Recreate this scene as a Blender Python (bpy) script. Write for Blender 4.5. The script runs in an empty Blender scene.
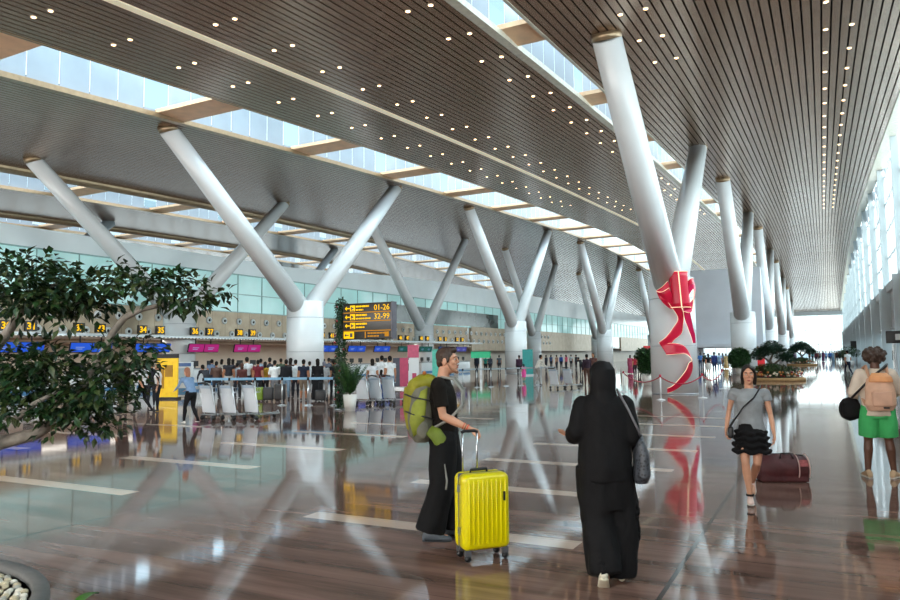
import bpy, bmesh, math, random
import numpy as np
from mathutils import Vector, Matrix, Euler, noise
random.seed(7)
PI = math.pi
SC = bpy.context.scene
COL = SC.collection
V3 = Vector

# ------------------------------------------------------------------ camera model
F, HC, RHO = 712.0, 1.72, 0.012
def _cam():
    dx, dy = 825-450, 351-300
    X = dx*math.cos(RHO)-dy*math.sin(RHO); Y = dx*math.sin(RHO)+dy*math.cos(RHO)
    p = math.atan(Y/F); yaw = math.atan(X/math.hypot(F, Y))
    fh = V3((-math.sin(yaw), math.cos(yaw), 0)); r0 = V3((math.cos(yaw), math.sin(yaw), 0)); z = V3((0, 0, 1))
    fw = fh*math.cos(p)+z*math.sin(p); u0 = -fh*math.sin(p)+z*math.cos(p)
    r = r0*math.cos(RHO)-u0*math.sin(RHO)*-1*-1; u = u0*math.cos(RHO)+r0*math.sin(RHO)
    return fw, r, u, yaw
FW, RT, UP, YAW = _cam()
EYE = V3((0, 0, HC))
def ray(x, y): return FW*F+RT*(x-450)-UP*(y-300)
def gp(x, y, Z=0.0):
    d = ray(x, y); return EYE+d*((Z-HC)/d.z)
def atX(x, y, X):
    d = ray(x, y); return EYE+d*(X/d.x)
def atY(x, y, Y):
    d = ray(x, y); return EYE+d*(Y/d.y)
def atD(x, y, D): return EYE+ray(x, y)*(D/F)
def at_range(x, D, z=0.0):
    "ground point seen in image column x at horizontal depth D"
    y = 355.0
    p = atD(x, y, D); return V3((p.x, p.y, z))
HEAD_R = YAW                      # heading (angle from +X) of image right
HEAD_F = PI/2+YAW                 # heading of the camera's forward direction

# ------------------------------------------------------------------ materials
def lin(c):
    if isinstance(c, str):
        c = [int(c[i:i+2], 16)/255 for i in (0, 2, 4)]
    return tuple((v/12.92 if v <= .04045 else ((v+.055)/1.055)**2.4) for v in c[:3])+(1.0,)
MATS = {}
class NT:
    def __init__(s, name):
        s.m = bpy.data.materials.new(name); s.m.use_nodes = True
        s.t = s.m.node_tree; s.t.nodes.clear()
        s.out = s.n('ShaderNodeOutputMaterial')
    def n(s, typ, **kw):
        o = s.t.nodes.new(typ)
        for k, v in kw.items():
            if k.startswith('i_'):
                o.inputs[k[2:].replace('_', ' ')].default_value = v
            else: setattr(o, k, v)
        return o
    def l(s, a, b): s.t.links.new(a, b)
    def math(s, op, a, b=None, c=None):
        o = s.n('ShaderNodeMath', operation=op)
        for i, v in enumerate((a, b, c)):
            if v is None: continue
            if isinstance(v, (int, float)): o.inputs[i].default_value = v
            else: s.l(v, o.inputs[i])
        return o.outputs[0]
    def mix(s, fac, a, b):
        o = s.n('ShaderNodeMix', data_type='RGBA')
        for i, v in ((0, fac), (6, a), (7, b)):
            if isinstance(v, (int, float, tuple)): o.inputs[i].default_value = v
            else: s.l(v, o.inputs[i])
        return o.outputs[2]
    def ramp(s, fac, stops):
        o = s.n('ShaderNodeValToRGB'); s.l(fac, o.inputs[0])
        e = o.color_ramp.elements
        while len(e) < len(stops): e.new(.5)
        for i, (p, c) in enumerate(stops): e[i].position = p; e[i].color = c
        return o.outputs[0]
    def coord(s, scale=(1, 1, 1), rot=(0, 0, 0)):
        t = s.n('ShaderNodeTexCoord'); m = s.n('ShaderNodeMapping')
        s.l(t.outputs['Object'], m.inputs[0]); m.inputs['Scale'].default_value = scale; m.inputs['Rotation'].default_value = rot
        return m.outputs[0]
    def noise(s, vec, scale, detail=4, rough=.5):
        o = s.n('ShaderNodeTexNoise'); s.l(vec, o.inputs['Vector'])
        o.inputs['Scale'].default_value = scale; o.inputs['Detail'].default_value = detail; o.inputs['Roughness'].default_value = rough
        return o.outputs['Fac']
    def bsdf(s, base=None, rough=.5, metal=0., spec=.5, **kw):
        b = s.n('ShaderNodeBsdfPrincipled')
        b.inputs['Metallic'].default_value = metal; b.inputs['Specular IOR Level'].default_value = spec
        if isinstance(rough, (int, float)): b.inputs['Roughness'].default_value = rough
        else: s.l(rough, b.inputs['Roughness'])
        if isinstance(base, tuple): b.inputs['Base Color'].default_value = base
        elif base is not None: s.l(base, b.inputs['Base Color'])
        for k, v in kw.items(): b.inputs[k.replace('_', ' ')].default_value = v
        s.l(b.outputs[0], s.out.inputs[0]); return b
    def bump(s, b, h, strength=.3, dist=.02):
        o = s.n('ShaderNodeBump'); o.inputs['Strength'].default_value = strength; o.inputs['Distance'].default_value = dist
        s.l(h, o.inputs['Height']); s.l(o.outputs[0], b.inputs['Normal'])
def M(name, col, rough=.5, metal=0., var=.12, scale=6., spec=.5, bump=0., emit=0.):
    "procedural material: base colour broken up by noise"
    if name in MATS: return MATS[name]
    t = NT(name); c = lin(col); v = t.coord()
    nz = t.noise(v, scale)
    a = tuple(x*(1-var) for x in c[:3])+(1,); b = tuple(min(1, x*(1+var)) for x in c[:3])+(1,)
    base = t.ramp(nz, [(.3, a), (.7, b)])
    p = t.bsdf(base, rough, metal, spec)
    if bump: t.bump(p, t.noise(v, scale*4), bump, .01)
    if emit:
        p.inputs['Emission Color'].default_value = c; p.inputs['Emission Strength'].default_value = emit
    MATS[name] = t.m; return t.m
def emit_mat(name, col, s):
    if name in MATS: return MATS[name]
    t = NT(name); e = t.n('ShaderNodeEmission'); e.inputs[0].default_value = lin(col); e.inputs[1].default_value = s
    t.l(e.outputs[0], t.out.inputs[0]); MATS[name] = t.m; return t.m
def glass_mat(name, tint, refl=.12):
    if name in MATS: return MATS[name]
    t = NT(name); a = t.n('ShaderNodeBsdfTransparent'); a.inputs[0].default_value = lin(tint)
    g = t.n('ShaderNodeBsdfGlossy'); g.inputs['Roughness'].default_value = .02; g.inputs[0].default_value = (.9, .95, .95, 1)
    fr = t.n('ShaderNodeFresnel'); fr.inputs[0].default_value = 1.45
    mx = t.n('ShaderNodeMixShader'); t.l(t.math('MULTIPLY', fr.outputs[0], .35), mx.inputs[0]); t.l(a.outputs[0], mx.inputs[1]); t.l(g.outputs[0], mx.inputs[2])
    t.l(mx.outputs[0], t.out.inputs[0]); MATS[name] = t.m; return t.m

# ------------------------------------------------------------------ mesh builder
class MB:
    def __init__(s): s.v = []; s.f = []; s.mi = []; s.sm = []; s.cur = 0; s.smooth = False
    def add(s, vs, fs, smooth=None):
        o = len(s.v); s.v.extend([tuple(x) for x in vs]); s.f.extend([tuple(i+o for i in f) for f in fs])
        s.mi.extend([s.cur]*len(fs)); s.sm.extend([s.smooth if smooth is None else smooth]*len(fs)); return s
    def box(s, c, d, R=None, taper=1.0):
        x, y, z = d[0]/2, d[1]/2, d[2]/2
        vs = [V3((sx*x*(taper if sz > 0 else 1), sy*y*(taper if sz > 0 else 1), sz*z)) for sz in (-1, 1) for sy in (-1, 1) for sx in (-1, 1)]
        if R is not None: vs = [R @ v for v in vs]
        vs = [v+V3(c) for v in vs]
        return s.add(vs, [(0, 2, 3, 1), (4, 5, 7, 6), (0, 1, 5, 4), (2, 6, 7, 3), (0, 4, 6, 2), (1, 3, 7, 5)], False)
    def bar(s, a, b, w, h):
        a, b = V3(a), V3(b); d = b-a; L = d.length
        R = d.to_track_quat('Z', 'Y').to_matrix()
        return s.box((a+b)/2, (w, h, L), R)
    def rbox(s, c, d, r=.02, R=None, n=3):
        "rounded box"
        bm = bmesh.new(); bmesh.ops.create_cube(bm, size=1)
        for v in bm.verts: v.co = V3((v.co.x*d[0], v.co.y*d[1], v.co.z*d[2]))
        bmesh.ops.bevel(bm, geom=list(bm.edges), offset=min(r, min(d)*.49), segments=n, profile=.5, affect='EDGES')
        return s.from_bm(bm, c, R)
    def from_bm(s, bm, c=(0, 0, 0), R=None):
        bm.verts.index_update(); vs = [(R @ v.co if R is not None else v.co)+V3(c) for v in bm.verts]
        fs = [[v.index for v in f.verts] for f in bm.faces]; bm.free()
        return s.add(vs, fs, True)
    def tube(s, pts, rad, n=10, cap=True, smooth=True):
        pts = [V3(p) for p in pts]
        if isinstance(rad, (int, float)): rad = [rad]*len(pts)
        vs = []; fs = []
        ref = None
        for i, p in enumerate(pts):
            d = (pts[min(i+1, len(pts)-1)]-pts[max(i-1, 0)]).normalized()
            if ref is None:
                ref = d.orthogonal().normalized()
            ref = (ref-d*ref.dot(d)).normalized(); b = d.cross(ref)
            for k in range(n):
                a = 2*PI*k/n; vs.append(p+(ref*math.cos(a)+b*math.sin(a))*rad[i])
        for i in range(len(pts)-1):
            for k in range(n):
                fs.append((i*n+k, i*n+(k+1) % n, (i+1)*n+(k+1) % n, (i+1)*n+k))
        if cap:
            fs.append(tuple(range(n))[::-1]); fs.append(tuple((len(pts)-1)*n+k for k in range(n)))
        return s.add(vs, fs, smooth)
    def cyl(s, a, b, r, r2=None, n=16, smooth=True): return s.tube([a, b], [r, r if r2 is None else r2], n, True, smooth)
    def lathe(s, prof, c=(0, 0, 0), n=24, smooth=True):
        vs = []; fs = []
        for r, z in prof:
            for k in range(n):
                a = 2*PI*k/n; vs.append((c[0]+r*math.cos(a), c[1]+r*math.sin(a), c[2]+z))
        for i in range(len(prof)-1):
            for k in range(n): fs.append((i*n+k, i*n+(k+1) % n, (i+1)*n+(k+1) % n, (i+1)*n+k))
        fs.append(tuple(range(n))[::-1]); fs.append(tuple((len(prof)-1)*n+k for k in range(n)))
        return s.add(vs, fs, smooth)
    def ball(s, c, r, R=None, sub=2):
        bm = bmesh.new(); bmesh.ops.create_icosphere(bm, subdivisions=sub, radius=1)
        r = (r, r, r) if isinstance(r, (int, float)) else r
        for v in bm.verts: v.co = V3((v.co.x*r[0], v.co.y*r[1], v.co.z*r[2]))
        return s.from_bm(bm, c, R)
    def loft(s, rings, n=20):
        "rings: (centre, u-vector, v-vector) ellipses, capped"
        vs = []; fs = []
        for c, u, v in rings:
            c, u, v = V3(c), V3(u), V3(v)
            for k in range(n):
                a = 2*PI*k/n; vs.append(c+u*math.cos(a)+v*math.sin(a))
        for i in range(len(rings)-1):
            for k in range(n): fs.append((i*n+k, i*n+(k+1) % n, (i+1)*n+(k+1) % n, (i+1)*n+k))
        fs.append(tuple(range(n))[::-1]); fs.append(tuple((len(rings)-1)*n+k for k in range(n)))
        return s.add(vs, fs, True)
    def cap(s, a, b, ra, rb):
        "capsule-like limb segment"
        s.ball(a, ra); s.ball(b, rb); return s.tube([a, b], [ra, rb], 12)
    def quad(s, a, b, c, d): return s.add([a, b, c, d], [(0, 1, 2, 3)], False)
    def mesh(s, name):
        me = bpy.data.meshes.new(name); me.from_pydata(s.v, [], s.f)
        me.polygons.foreach_set('material_index', s.mi); me.polygons.foreach_set('use_smooth', s.sm); me.update(); return me
    def build(s, name, mats, parent=None, loc=None):
        me = s.mesh(name)
        for m in (mats if isinstance(mats, (list, tuple)) else [mats]): me.materials.append(m)
        return link(name, me, parent, loc)
def link(name, data, parent=None, loc=None):
    o = bpy.data.objects.new(name, data); COL.objects.link(o)
    if parent is not None: o.parent = parent
    if loc is not None: o.location = loc
    return o
def tag(o, label=None, cat=None, group=None, kind=None):
    if label: o['label'] = label
    if cat: o['category'] = cat
    if group: o['group'] = group
    if kind: o['kind'] = kind
    return o
def thing(name, label, cat, loc=(0, 0, 0), rz=0., group=None):
    o = link(name, None); o.location = loc; o.rotation_euler = (0, 0, rz); return tag(o, label, cat, group)
def struct(name, mb, mats, parent=None):
    o = mb.build(name, mats, parent)
    if parent is None: o['kind'] = 'structure'
    return o
KIDS = {}
def kids(o):
    return [c for c in COL.objects if c.parent == o]
def dup(root, loc, rz=None, label=None, group=None, scale=None):
    def rec(o, par):
        c = o.copy(); COL.objects.link(c)
        if par is not None: c.parent = par
        for ch in kids_cache(o): rec(ch, c)
        return c
    c = rec(root, None); c.location = loc
    if rz is not None: c.rotation_euler = (0, 0, rz)
    if scale: c.scale = (scale,)*3
    if label: c['label'] = label
    if group: c['group'] = group
    return c
_KC = {}
def kids_cache(o):
    if o.name not in _KC: _KC[o.name] = kids(o)
    return _KC[o.name]
def voxel(mb, name, size, smooth=3, disp=0., dscale=6., seed=0.):
    "fuse overlapping closed shapes into one continuous skin"
    me = mb.mesh(name+'_raw'); ob = bpy.data.objects.new(name+'_raw', me); COL.objects.link(ob)
    r = ob.modifiers.new('r', 'REMESH'); r.mode = 'VOXEL'; r.voxel_size = size; r.use_smooth_shade = True
    if smooth:
        q = ob.modifiers.new('s', 'SMOOTH'); q.factor = .5; q.iterations = smooth
    dg = bpy.context.evaluated_depsgraph_get(); dg.update()
    out = bpy.data.meshes.new_from_object(ob.evaluated_get(dg)); out.name = name
    bpy.data.objects.remove(ob); bpy.data.meshes.remove(me)
    if disp:
        for v in out.vertices:
            p = v.co*dscale
            v.co += v.normal*disp*(noise.noise(V3((p.x, p.y, p.z*.35+seed)))+.5*noise.noise(V3((p.x*2.3, p.y*2.3, p.z*1.1+seed))))
    out.polygons.foreach_set('use_smooth', [True]*len(out.polygons)); out.update()
    return out
def put(name, me, mats, parent=None, loc=None):
    me.materials.clear()
    for m in (mats if isinstance(mats, (list, tuple)) else [mats]): me.materials.append(m)
    return link(name, me, parent, loc)
def text_mesh(name, s, size, mat, parent, loc, R, extrude=.004, align='LEFT', fat=0.):
    cu = bpy.data.curves.new('txt', 'FONT'); cu.body = s; cu.size = size; cu.extrude = extrude; cu.offset = fat; cu.align_x = align; cu.resolution_u = 2
    ob = bpy.data.objects.new('txt', cu); COL.objects.link(ob)
    dg = bpy.context.evaluated_depsgraph_get(); dg.update()
    me = bpy.data.meshes.new_from_object(ob.evaluated_get(dg)); bpy.data.objects.remove(ob); bpy.data.curves.remove(cu)
    me.transform(Matrix.Translation(loc) @ R.to_4x4()); return put(name, me, mat, parent)
# ------------------------------------------------------------------ shared materials
SLAT = M('slat_bronze', '9c826d', .25, .68, .10, 1.5)
PLEN = M('plenum_dark', '17130f', .9)
WHITE = M('white_paint', 'dfe3e4', .45, 0, .03, 2.)
WHITE2 = M('white_gloss', 'e4e8ea', .22, 0, .03, 1.)
CREAM = M('cream_panel', 'd5c9b8', .5, 0, .05, 1.)
STEEL = M('brushed_steel', 'b9bec2', .28, .9, .08, 8.)
DARKM = M('dark_metal', '1d1f22', .4, .5)
BLACK = M('black_plastic', '121315', .45)
PANEL = M('skylight_panel', '8d98a1', .35, .35, .06, 1.)
WARMW = M('warm_plank', 'f2cba4', .5, 0, .1, 2.)
LED = emit_mat('led_warm_strip', 'ffb878', 6.)
LAMP = emit_mat('lamp_warm', 'ffc890', 12.)
GLASS = glass_mat('clear_glass', 'e8f4f4')
TURQ = M('turquoise_glass', 'b8e6e4', .12, 0, .10, .35, emit=.14)  # faint glow put into the material, standing in for daylight behind the glazing
SLABW = M('frosted_glass_band', 'd4e0e4', .18, 0, .06, .4, emit=.12)  # slight self-glow added so the band looks brighter, as if backlit
GREYST = M('grey_stone', '6b6a68', .6, 0, .2, 8., bump=.2)
CHAR = M('charcoal', '2a2b2d', .6)

# ------------------------------------------------------------------ camera, world, lights
cd = bpy.data.cameras.new('camera'); cam = link('camera', cd)
cd.sensor_width = 36; cd.lens = F/900*36; cd.clip_end = 2000; cd.clip_start = .05
R = Matrix((RT, UP, -FW)).transposed().to_4x4(); cam.matrix_world = Matrix.Translation(EYE) @ R
SC.camera = cam
w = bpy.data.worlds.new('world'); SC.world = w; w.use_nodes = True
nt = w.node_tree; bg = nt.nodes['Background']
tc = nt.nodes.new('ShaderNodeTexCoord'); sp = nt.nodes.new('ShaderNodeSeparateXYZ'); rp = nt.nodes.new('ShaderNodeValToRGB')
nt.links.new(tc.outputs['Generated'], sp.inputs[0]); nt.links.new(sp.outputs[2], rp.inputs[0])
e = rp.color_ramp.elements
e[0].position = 0.; e[0].color = (.62, .68, .70, 1)
e[1].position = .6; e[1].color = (.55, .78, 1., 1)
k = e.new(.02); k.color = (.95, 1., 1., 1)
nt.links.new(rp.outputs[0], bg.inputs[0]); bg.inputs[1].default_value = 2.0
SC.view_settings.view_transform = 'Standard'; SC.view_settings.look = 'None'; SC.view_settings.gamma = 1.; SC.view_settings.exposure = .2
SC.cycles.max_bounces = 8; SC.cycles.diffuse_bounces = 4; SC.cycles.glossy_bounces = 5; SC.cycles.transparent_max_bounces = 12
SC.cycles.use_denoising = True; SC.cycles.sample_clamp_indirect = 6.; SC.cycles.caustics_reflective = False; SC.cycles.caustics_refractive = False
def area(name, loc, sx, sy, power, col=(1, 1, 1), rot=(0, 0, 0), portal=False):
    l = bpy.data.lights.new(name, 'AREA'); l.shape = 'RECTANGLE'; l.size = sx; l.size_y = sy; l.energy = power; l.color = col
    l.cycles.is_portal = portal
    o = link(name, l); o.location = loc; o.rotation_euler = rot; return o

# ------------------------------------------------------------------ roof profile
_YS = [-20, 0, 12, 20, 30, 45, 57, 70, 83, 105, 130, 155, 180, 260]
_ZS = [8.6, 10.2, 11.1, 11.7, 12.45, 13.35, 13.95, 14.6, 15.0, 14.9, 14.0, 12.2, 10.2, 9.]
def ZR(y):
    s = 0
    for d in (-6, -3, 0, 3, 6): s += float(np.interp(y+d, _YS, _ZS))
    return s/5
YG = [-16+4*i for i in range(0, 20)]+[64+6*i for i in range(0, 20)]
YEND = 178.
YG = [y for y in YG if y < YEND]+[YEND]
def sweep(mb, prof, ys=YG, xf=None):
    "sweep an (x, dz) cross-section along the hall under the roof profile"
    vs = []; fs = []; n = len(prof)
    for y in ys:
        z = ZR(y)
        for x, dz in prof: vs.append(((x if xf is None else xf(x, y)), y, z+dz))
    for i in range(len(ys)-1):
        for k in range(n-1): fs.append((i*n+k, i*n+k+1, (i+1)*n+k+1, (i+1)*n+k))
    mb.add(vs, fs, False)
XC_UP = lambda y: -36.7-.13*(y-15); XC_LO = lambda y: -41.9-.13*(y-15)
XD_UP = lambda y: -51.2-.15*(y-20); XD_LO = lambda y: -55.5-.17*(y-20)
# slatted ceiling -------------------------------------------------------------
cl = MB()
def slats(fa, fb, n, gap=.055, hgt=.10):
    for i in range(n):
        def xf(t, y, i=i):
            a, b = fa(y), fb(y); p = (b-a)/n
            return a+p*(i+t)
        g = gap/2/.27
        sweep(cl, [(g, hgt), (g, 0), (1-g, 0), (1-g, hgt)], YG, xf)
slats(lambda y: -7.45, lambda y: 3.35, 40)
slats(lambda y: -15.95, lambda y: -8.75, 27)
slats(lambda y: -20.35, lambda y: -16.25, 15)
slats(lambda y: XC_UP(y)+.35, lambda y: -24.1, 47)
slats(lambda y: XD_UP(y)+.3, lambda y: XC_LO(y)-.1, 34)
slats(lambda y: -72., lambda y: XD_LO(y)-.1, 24)
struct('ceiling', cl, SLAT)
# dark plenum above the slats (opaque roof deck, open over the skylight troughs)
pl = MB()
for a, b in ((lambda y: -7.4, lambda y: 3.9), (lambda y: -20.4, lambda y: -8.7), (lambda y: XC_UP(y), lambda y: -24.), (lambda y: XD_UP(y), lambda y: XC_LO(y)), (lambda y: -75., lambda y: XD_LO(y))):
    sweep(pl, [(0, .28), (1, .28)], YG, lambda t, y, a=a, b=b: a(y)*(1-t)+b(y)*t)
struct('trim_1', pl, PLEN)
# light channel in the main soffit, white cove by the right wall
tr = MB()
ls = MB(); sweep(ls, [(-15.97, .1), (-15.97, -.02), (-16.23, -.02), (-16.23, .1)]); struct('trim_3', ls, M('light_slot', 'efe4c6', .4, emit=.3))
sweep(tr, [(3.35, .1), (3.35, -.03), (3.95, -.03)])
struct('trim_2', tr, M('pale_aluminium', 'd8d4c4', .4, .2))
# skylight troughs: near lip, far lip, panelled far wall, baffles ------------------
def trough(num, up, lo, hw, roll, pitch, y0=-12., y1=170.):
    lips = MB()
    if roll:
        for s in range(10):
            a0, a1 = PI*s/9+PI*.0, PI*(s+1)/9
        sweep(lips, [(.32*math.cos(a), .25+.32*math.sin(a)-.25) for a in [PI+PI*j/8 for j in range(9)]], YG, lambda t, y: up(y)+.1+t)
    else:
        sweep(lips, [(0, .9), (0, -.02), (.1, -.02), (.1, .3)], YG, lambda t, y: up(y)+t)
    sweep(lips, [(.0, .14), (.0, -.06), (-.3, -.06), (-.3, .3)], YG, lambda t, y: lo(y)+.15+t)
    struct('trim_%d' % (num*10+1), lips, M('champagne_lip', '9a8468', .3, .6) if num != 1 else M('pale_aluminium', 'd8d4c4', .4, .2))
    wl = MB(); y = y0; i = 0
    while y < y1:
        yb = min(y+1.18, y1); gapp = (i % 7 == 5)
        if not gapp:
            wl.add([(lo(y), y, ZR(y)+.02), (lo(yb), yb, ZR(yb)+.02), (lo(yb), yb, ZR(yb)+hw), (lo(y), y, ZR(y)+hw)], [(0, 1, 2, 3)])
        else:
            wl.cur = 1; wl.add([(lo(y), y, ZR(y)+hw*.12), (lo(yb), yb, ZR(yb)+hw*.12), (lo(yb), yb, ZR(yb)+hw), (lo(y), y, ZR(y)+hw)], [(0, 1, 2, 3)]); wl.cur = 0
            wl.add([(lo(y), y, ZR(y)+.02), (lo(yb), yb, ZR(yb)+.02), (lo(yb), yb, ZR(yb)+hw*.12), (lo(y), y, ZR(y)+hw*.12)], [(0, 1, 2, 3)])
        y += 1.2; i += 1
    struct('wall_skylight_%d' % num, wl, [PANEL, glass_mat('skylight_pane', 'a9bcc6')])
    bf = MB(); y = y0+5*1.2+1.25
    while y < y1:
        a, b = lo(y)+.02, up(y)-.02; z = ZR(y); z2 = ZR(y)
        bf.box(((a+b)/2, y, z+.16), (b-a, 1.4, .16))
        y += 7*1.2
    struct('trim_%d' % (num*10+2), bf, WARMW)
    st = MB(); sweep(st, [(.03, .06), (.10, .06)], YG, lambda t, y: lo(y)+t)
    struct('trim_%d' % (num*10+3), st, LED)
    top = MB(); sweep(top, [(0, hw+.5), (1, hw+.5)], YG, lambda t, y: lo(y)*(1-t)+up(y)*t)
    struct('window_%d' % (10+num), top, GLASS)
trough(1, lambda y: -7.45, lambda y: -8.6, 1.6, False, 1)
trough(2, lambda y: -20.35, lambda y: -23.95, 2.3, False, 1)
trough(3, XC_UP, XC_LO, 2.6, True, 1)
trough(4, XD_UP, XD_LO, 2.6, True, 1)
# daylight of the open sky over each skylight
def sky_strip(lo, up, hw, pw, name):
    for ya, yb in ((-10, 25), (25, 60), (60, 95), (95, 130), (130, 168)):
        ym = (ya+yb)/2; z = max(ZR(ya), ZR(ym), ZR(yb))+hw+1.2
        area(name, ((lo(ym)+up(ym))/2, ym, z), abs(up(ym)-lo(ym))*.95, yb-ya, pw*(yb-ya)/35., (.86, .95, 1.))
SKYP = .55
sky_strip(lambda y: -8.6, lambda y: -7.45, 1.6, 2600*SKYP, 'skylight_daylight')
sky_strip(lambda y: -23.95, lambda y: -20.35, 2.3, 7500*SKYP, 'skylight_daylight')
sky_strip(XC_LO, XC_UP, 2.6, 4500*SKYP, 'skylight_daylight')
sky_strip(XD_LO, XD_UP, 2.6, 4500*SKYP, 'skylight_daylight')

# ------------------------------------------------------------------ floor
def floor_material():
    t = NT('polished_marble')
    co = t.n('ShaderNodeTexCoord').outputs['Object']; sx = t.n('ShaderNodeSeparateXYZ'); t.l(co, sx.inputs[0])
    X, Y = sx.outputs[0], sx.outputs[1]
    mp = t.n('ShaderNodeMapping'); t.l(co, mp.inputs[0]); mp.inputs['Scale'].default_value = (.22, 2.6, 1); mp.inputs['Rotation'].default_value = (0, 0, .04)
    streak = t.noise(mp.outputs[0], 1.6, 8, .62)
    mp2 = t.n('ShaderNodeMapping'); t.l(co, mp2.inputs[0]); mp2.inputs['Scale'].default_value = (.5, 1.3, 1)
    blot = t.noise(mp2.outputs[0], .7, 3)
    # slab-to-slab tone: bands 0.9 m deep, 2.9 m long
    by = t.math('FLOOR', t.math('DIVIDE', Y, .92)); bx = t.math('FLOOR', t.math('ADD', t.math('DIVIDE', X, 1.46), t.math('MULTIPLY', by, .37)))
    cv = t.n('ShaderNodeCombineXYZ'); t.l(bx, cv.inputs[0]); t.l(by, cv.inputs[1])
    wn = t.n('ShaderNodeTexWhiteNoise', noise_dimensions='2D'); t.l(cv.outputs[0], wn.inputs[0])
    base = t.ramp(streak, [(.30, lin('3b2a24')), (.43, lin('6b5147')), (.55, lin('86665b')), (.72, lin('a07c6e'))])
    tone = t.mix(t.math('MULTIPLY', wn.outputs[0], .30), base, lin('54413a'))
    tone = t.mix(t.math('MULTIPLY', blot, .25), tone, lin('8a7468'))
    # inlaid pale stripes
    fy = t.math('FRACT', t.math('DIVIDE', t.math('SUBTRACT', Y, 6.2), 2.27))
    sy = t.math('MULTIPLY', t.math('LESS_THAN', fy, .125), t.math('GREATER_THAN', Y, 5.9))
    fx = t.math('FRACT', t.math('DIVIDE', t.math('ADD', X, 7.08+5.95*10), 5.95))
    sxm = t.math('MULTIPLY', t.math('GREATER_THAN', fx, .335), t.math('LESS_THAN', fx, .845))
    st = t.math('MULTIPLY', t.math('MULTIPLY', sy, sxm), t.math('LESS_THAN', X, -1.13))
    col = t.mix(st, tone, lin('d9c0ae'))
    # joints
    jl = t.math('LESS_THAN', t.math('ABSOLUTE', t.math('SUBTRACT', fx, .0025)), .0035)
    fj = t.math('FRACT', t.math('DIVIDE', Y, .92)); jt = t.math('MULTIPLY', t.math('LESS_THAN', fj, .012), .35)
    j = t.math('MAXIMUM', jl, jt)
    col = t.mix(j, col, lin('1c1512'))
    rough = t.math('ADD', .035, t.math('MULTIPLY', streak, .05))
    b = t.bsdf(col, rough, 0., .42)
    wv = t.noise(mp2.outputs[0], 1.1, 2); t.bump(b, wv, .02, .05)
    return t.m
fl = MB(); fl.box((-34., 81., -.15), (78., 200., .3))
struct('floor', fl, floor_material())
og = MB(); og.box((60, 120, -.35), (111, 500, .3)); og.box((-90, 400, -.35), (180, 430, .3))
struct('floor_outside', og, M('outside_paving', 'b9bab8', .8))

# ------------------------------------------------------------------ right wall: solid base, ledge, tall glazing with deep fins
XW = 3.85
rw = MB()
rw.box((XW+.2, 80, .15), (.4, 196, .3)); rw.box((XW+.18, 80, 5.75), (.5, 196, .5)); rw.box((XW+.2, 80, 3.15), (.25, 196, .2))
rw.box((XW+.25, 10, 3), (.3, 50, 5.5))
for y in [35.0+10.7*i for i in range(14)]:
    rw.box((XW+.22, y+5.2, 1.6), (.16, 5.5, 3.)); rw.box((XW+.22, y+5.4, 4.4), (.14, 8.4, 2.3))
struct('wall_right', rw, WHITE)
for i in range(14):
    y = 34.6+10.7*i-.6
    fn = MB(); fn.box((XW-.1, y, 2.9), (.75, .3, 5.8)); fn.box((XW-.02, y, 5.8+(ZR(y)-5.8)/2), (.36, .2, ZR(y)-5.8))
    struct('trim_%d' % (60+i), fn, M('fin_blue_white', 'b9c4c7', .35, 0, .03, 1.))
mu = MB()
for i in range(70):
    y = 2+2.675*i-.6
    if y < YEND: mu.box((XW+.2, y, 6+(ZR(y)-6)/2), (.14, .06, ZR(y)-6))
for zz in (7.8, 9.6, 11.4, 13.2): 
    ys = [y for y in YG if ZR(y) > zz+.1 and y > -14]
    mu.box((XW+.2, (ys[0]+ys[-1])/2, zz), (.1, ys[-1]-ys[0], .06))
struct('trim_80', mu, STEEL)
gw = MB(); gw.quad((XW+.2, -16, .3), (XW+.2, YEND, .3), (XW+.2, YEND, 15.3), (XW+.2, -16, 15.3))
struct('window_1', gw, GLASS)
# far end: glazed gable and bulkhead
fw_ = MB(); fw_.quad((-72, YEND, 0), (4.2, YEND, 0), (4.2, YEND, 11), (-72, YEND, 11)); struct('window_2', fw_, GLASS)
fm = MB()
for x in [3.6-2.4*i for i in range(32)]: fm.box((x, YEND-.1, 5.5), (.09, .2, 11))
for zz in (3.2, 6.4): fm.box((-34, YEND-.1, zz), (76, .12, .1))
struct('trim_81', fm, WHITE)
fb = MB(); fb.box((-34, YEND-.2, 10.1), (76, .3, 1.)); struct('wall_far', fb, M('frosted_bulkhead', 'cfd6d8', .5))
bk = MB(); bk.box((-34, -16.2, 6), (77, .4, 12)); struct('wall_back', bk, CREAM)

# ------------------------------------------------------------------ left wall: perforated fascia, turquoise glazing, frosted band
XL = -37.5
def perf_mat():
    t = NT('champagne_perforated'); v = t.coord((1, 1, 1))
    sx = t.n('ShaderNodeSeparateXYZ'); t.l(v, sx.inputs[0])
    fy = t.math('FRACT', t.math('DIVIDE', sx.outputs[1], 1.2)); fz = t.math('FRACT', t.math('DIVIDE', sx.outputs[2], .35))
    j = t.math('LESS_THAN', fy, .02)
    nz = t.noise(v, 1.2)
    c = t.ramp(nz, [(.3, lin('a3907a')), (.7, lin('b8a68f'))]); c = t.mix(j, c, lin('6f6150'))
    t.bsdf(c, .38, .35); return t.m
wl = MB(); wl.box((XL-.2, 30, 3.9), (.4, 92, 2.2)); wl.box((XL-.2, 106, 3.7), (.4, 58, 2.9)); wl.box((XL-.2, 162, 3.7), (.4, 28, 2.9))
struct('wall_left', wl, perf_mat())
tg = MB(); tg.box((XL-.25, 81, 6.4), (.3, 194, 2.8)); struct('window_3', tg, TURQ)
mt = MB()
for i in range(76): mt.box((XL-.08, -14+2.5*i, 6.4), (.06, .05, 2.75))
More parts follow.
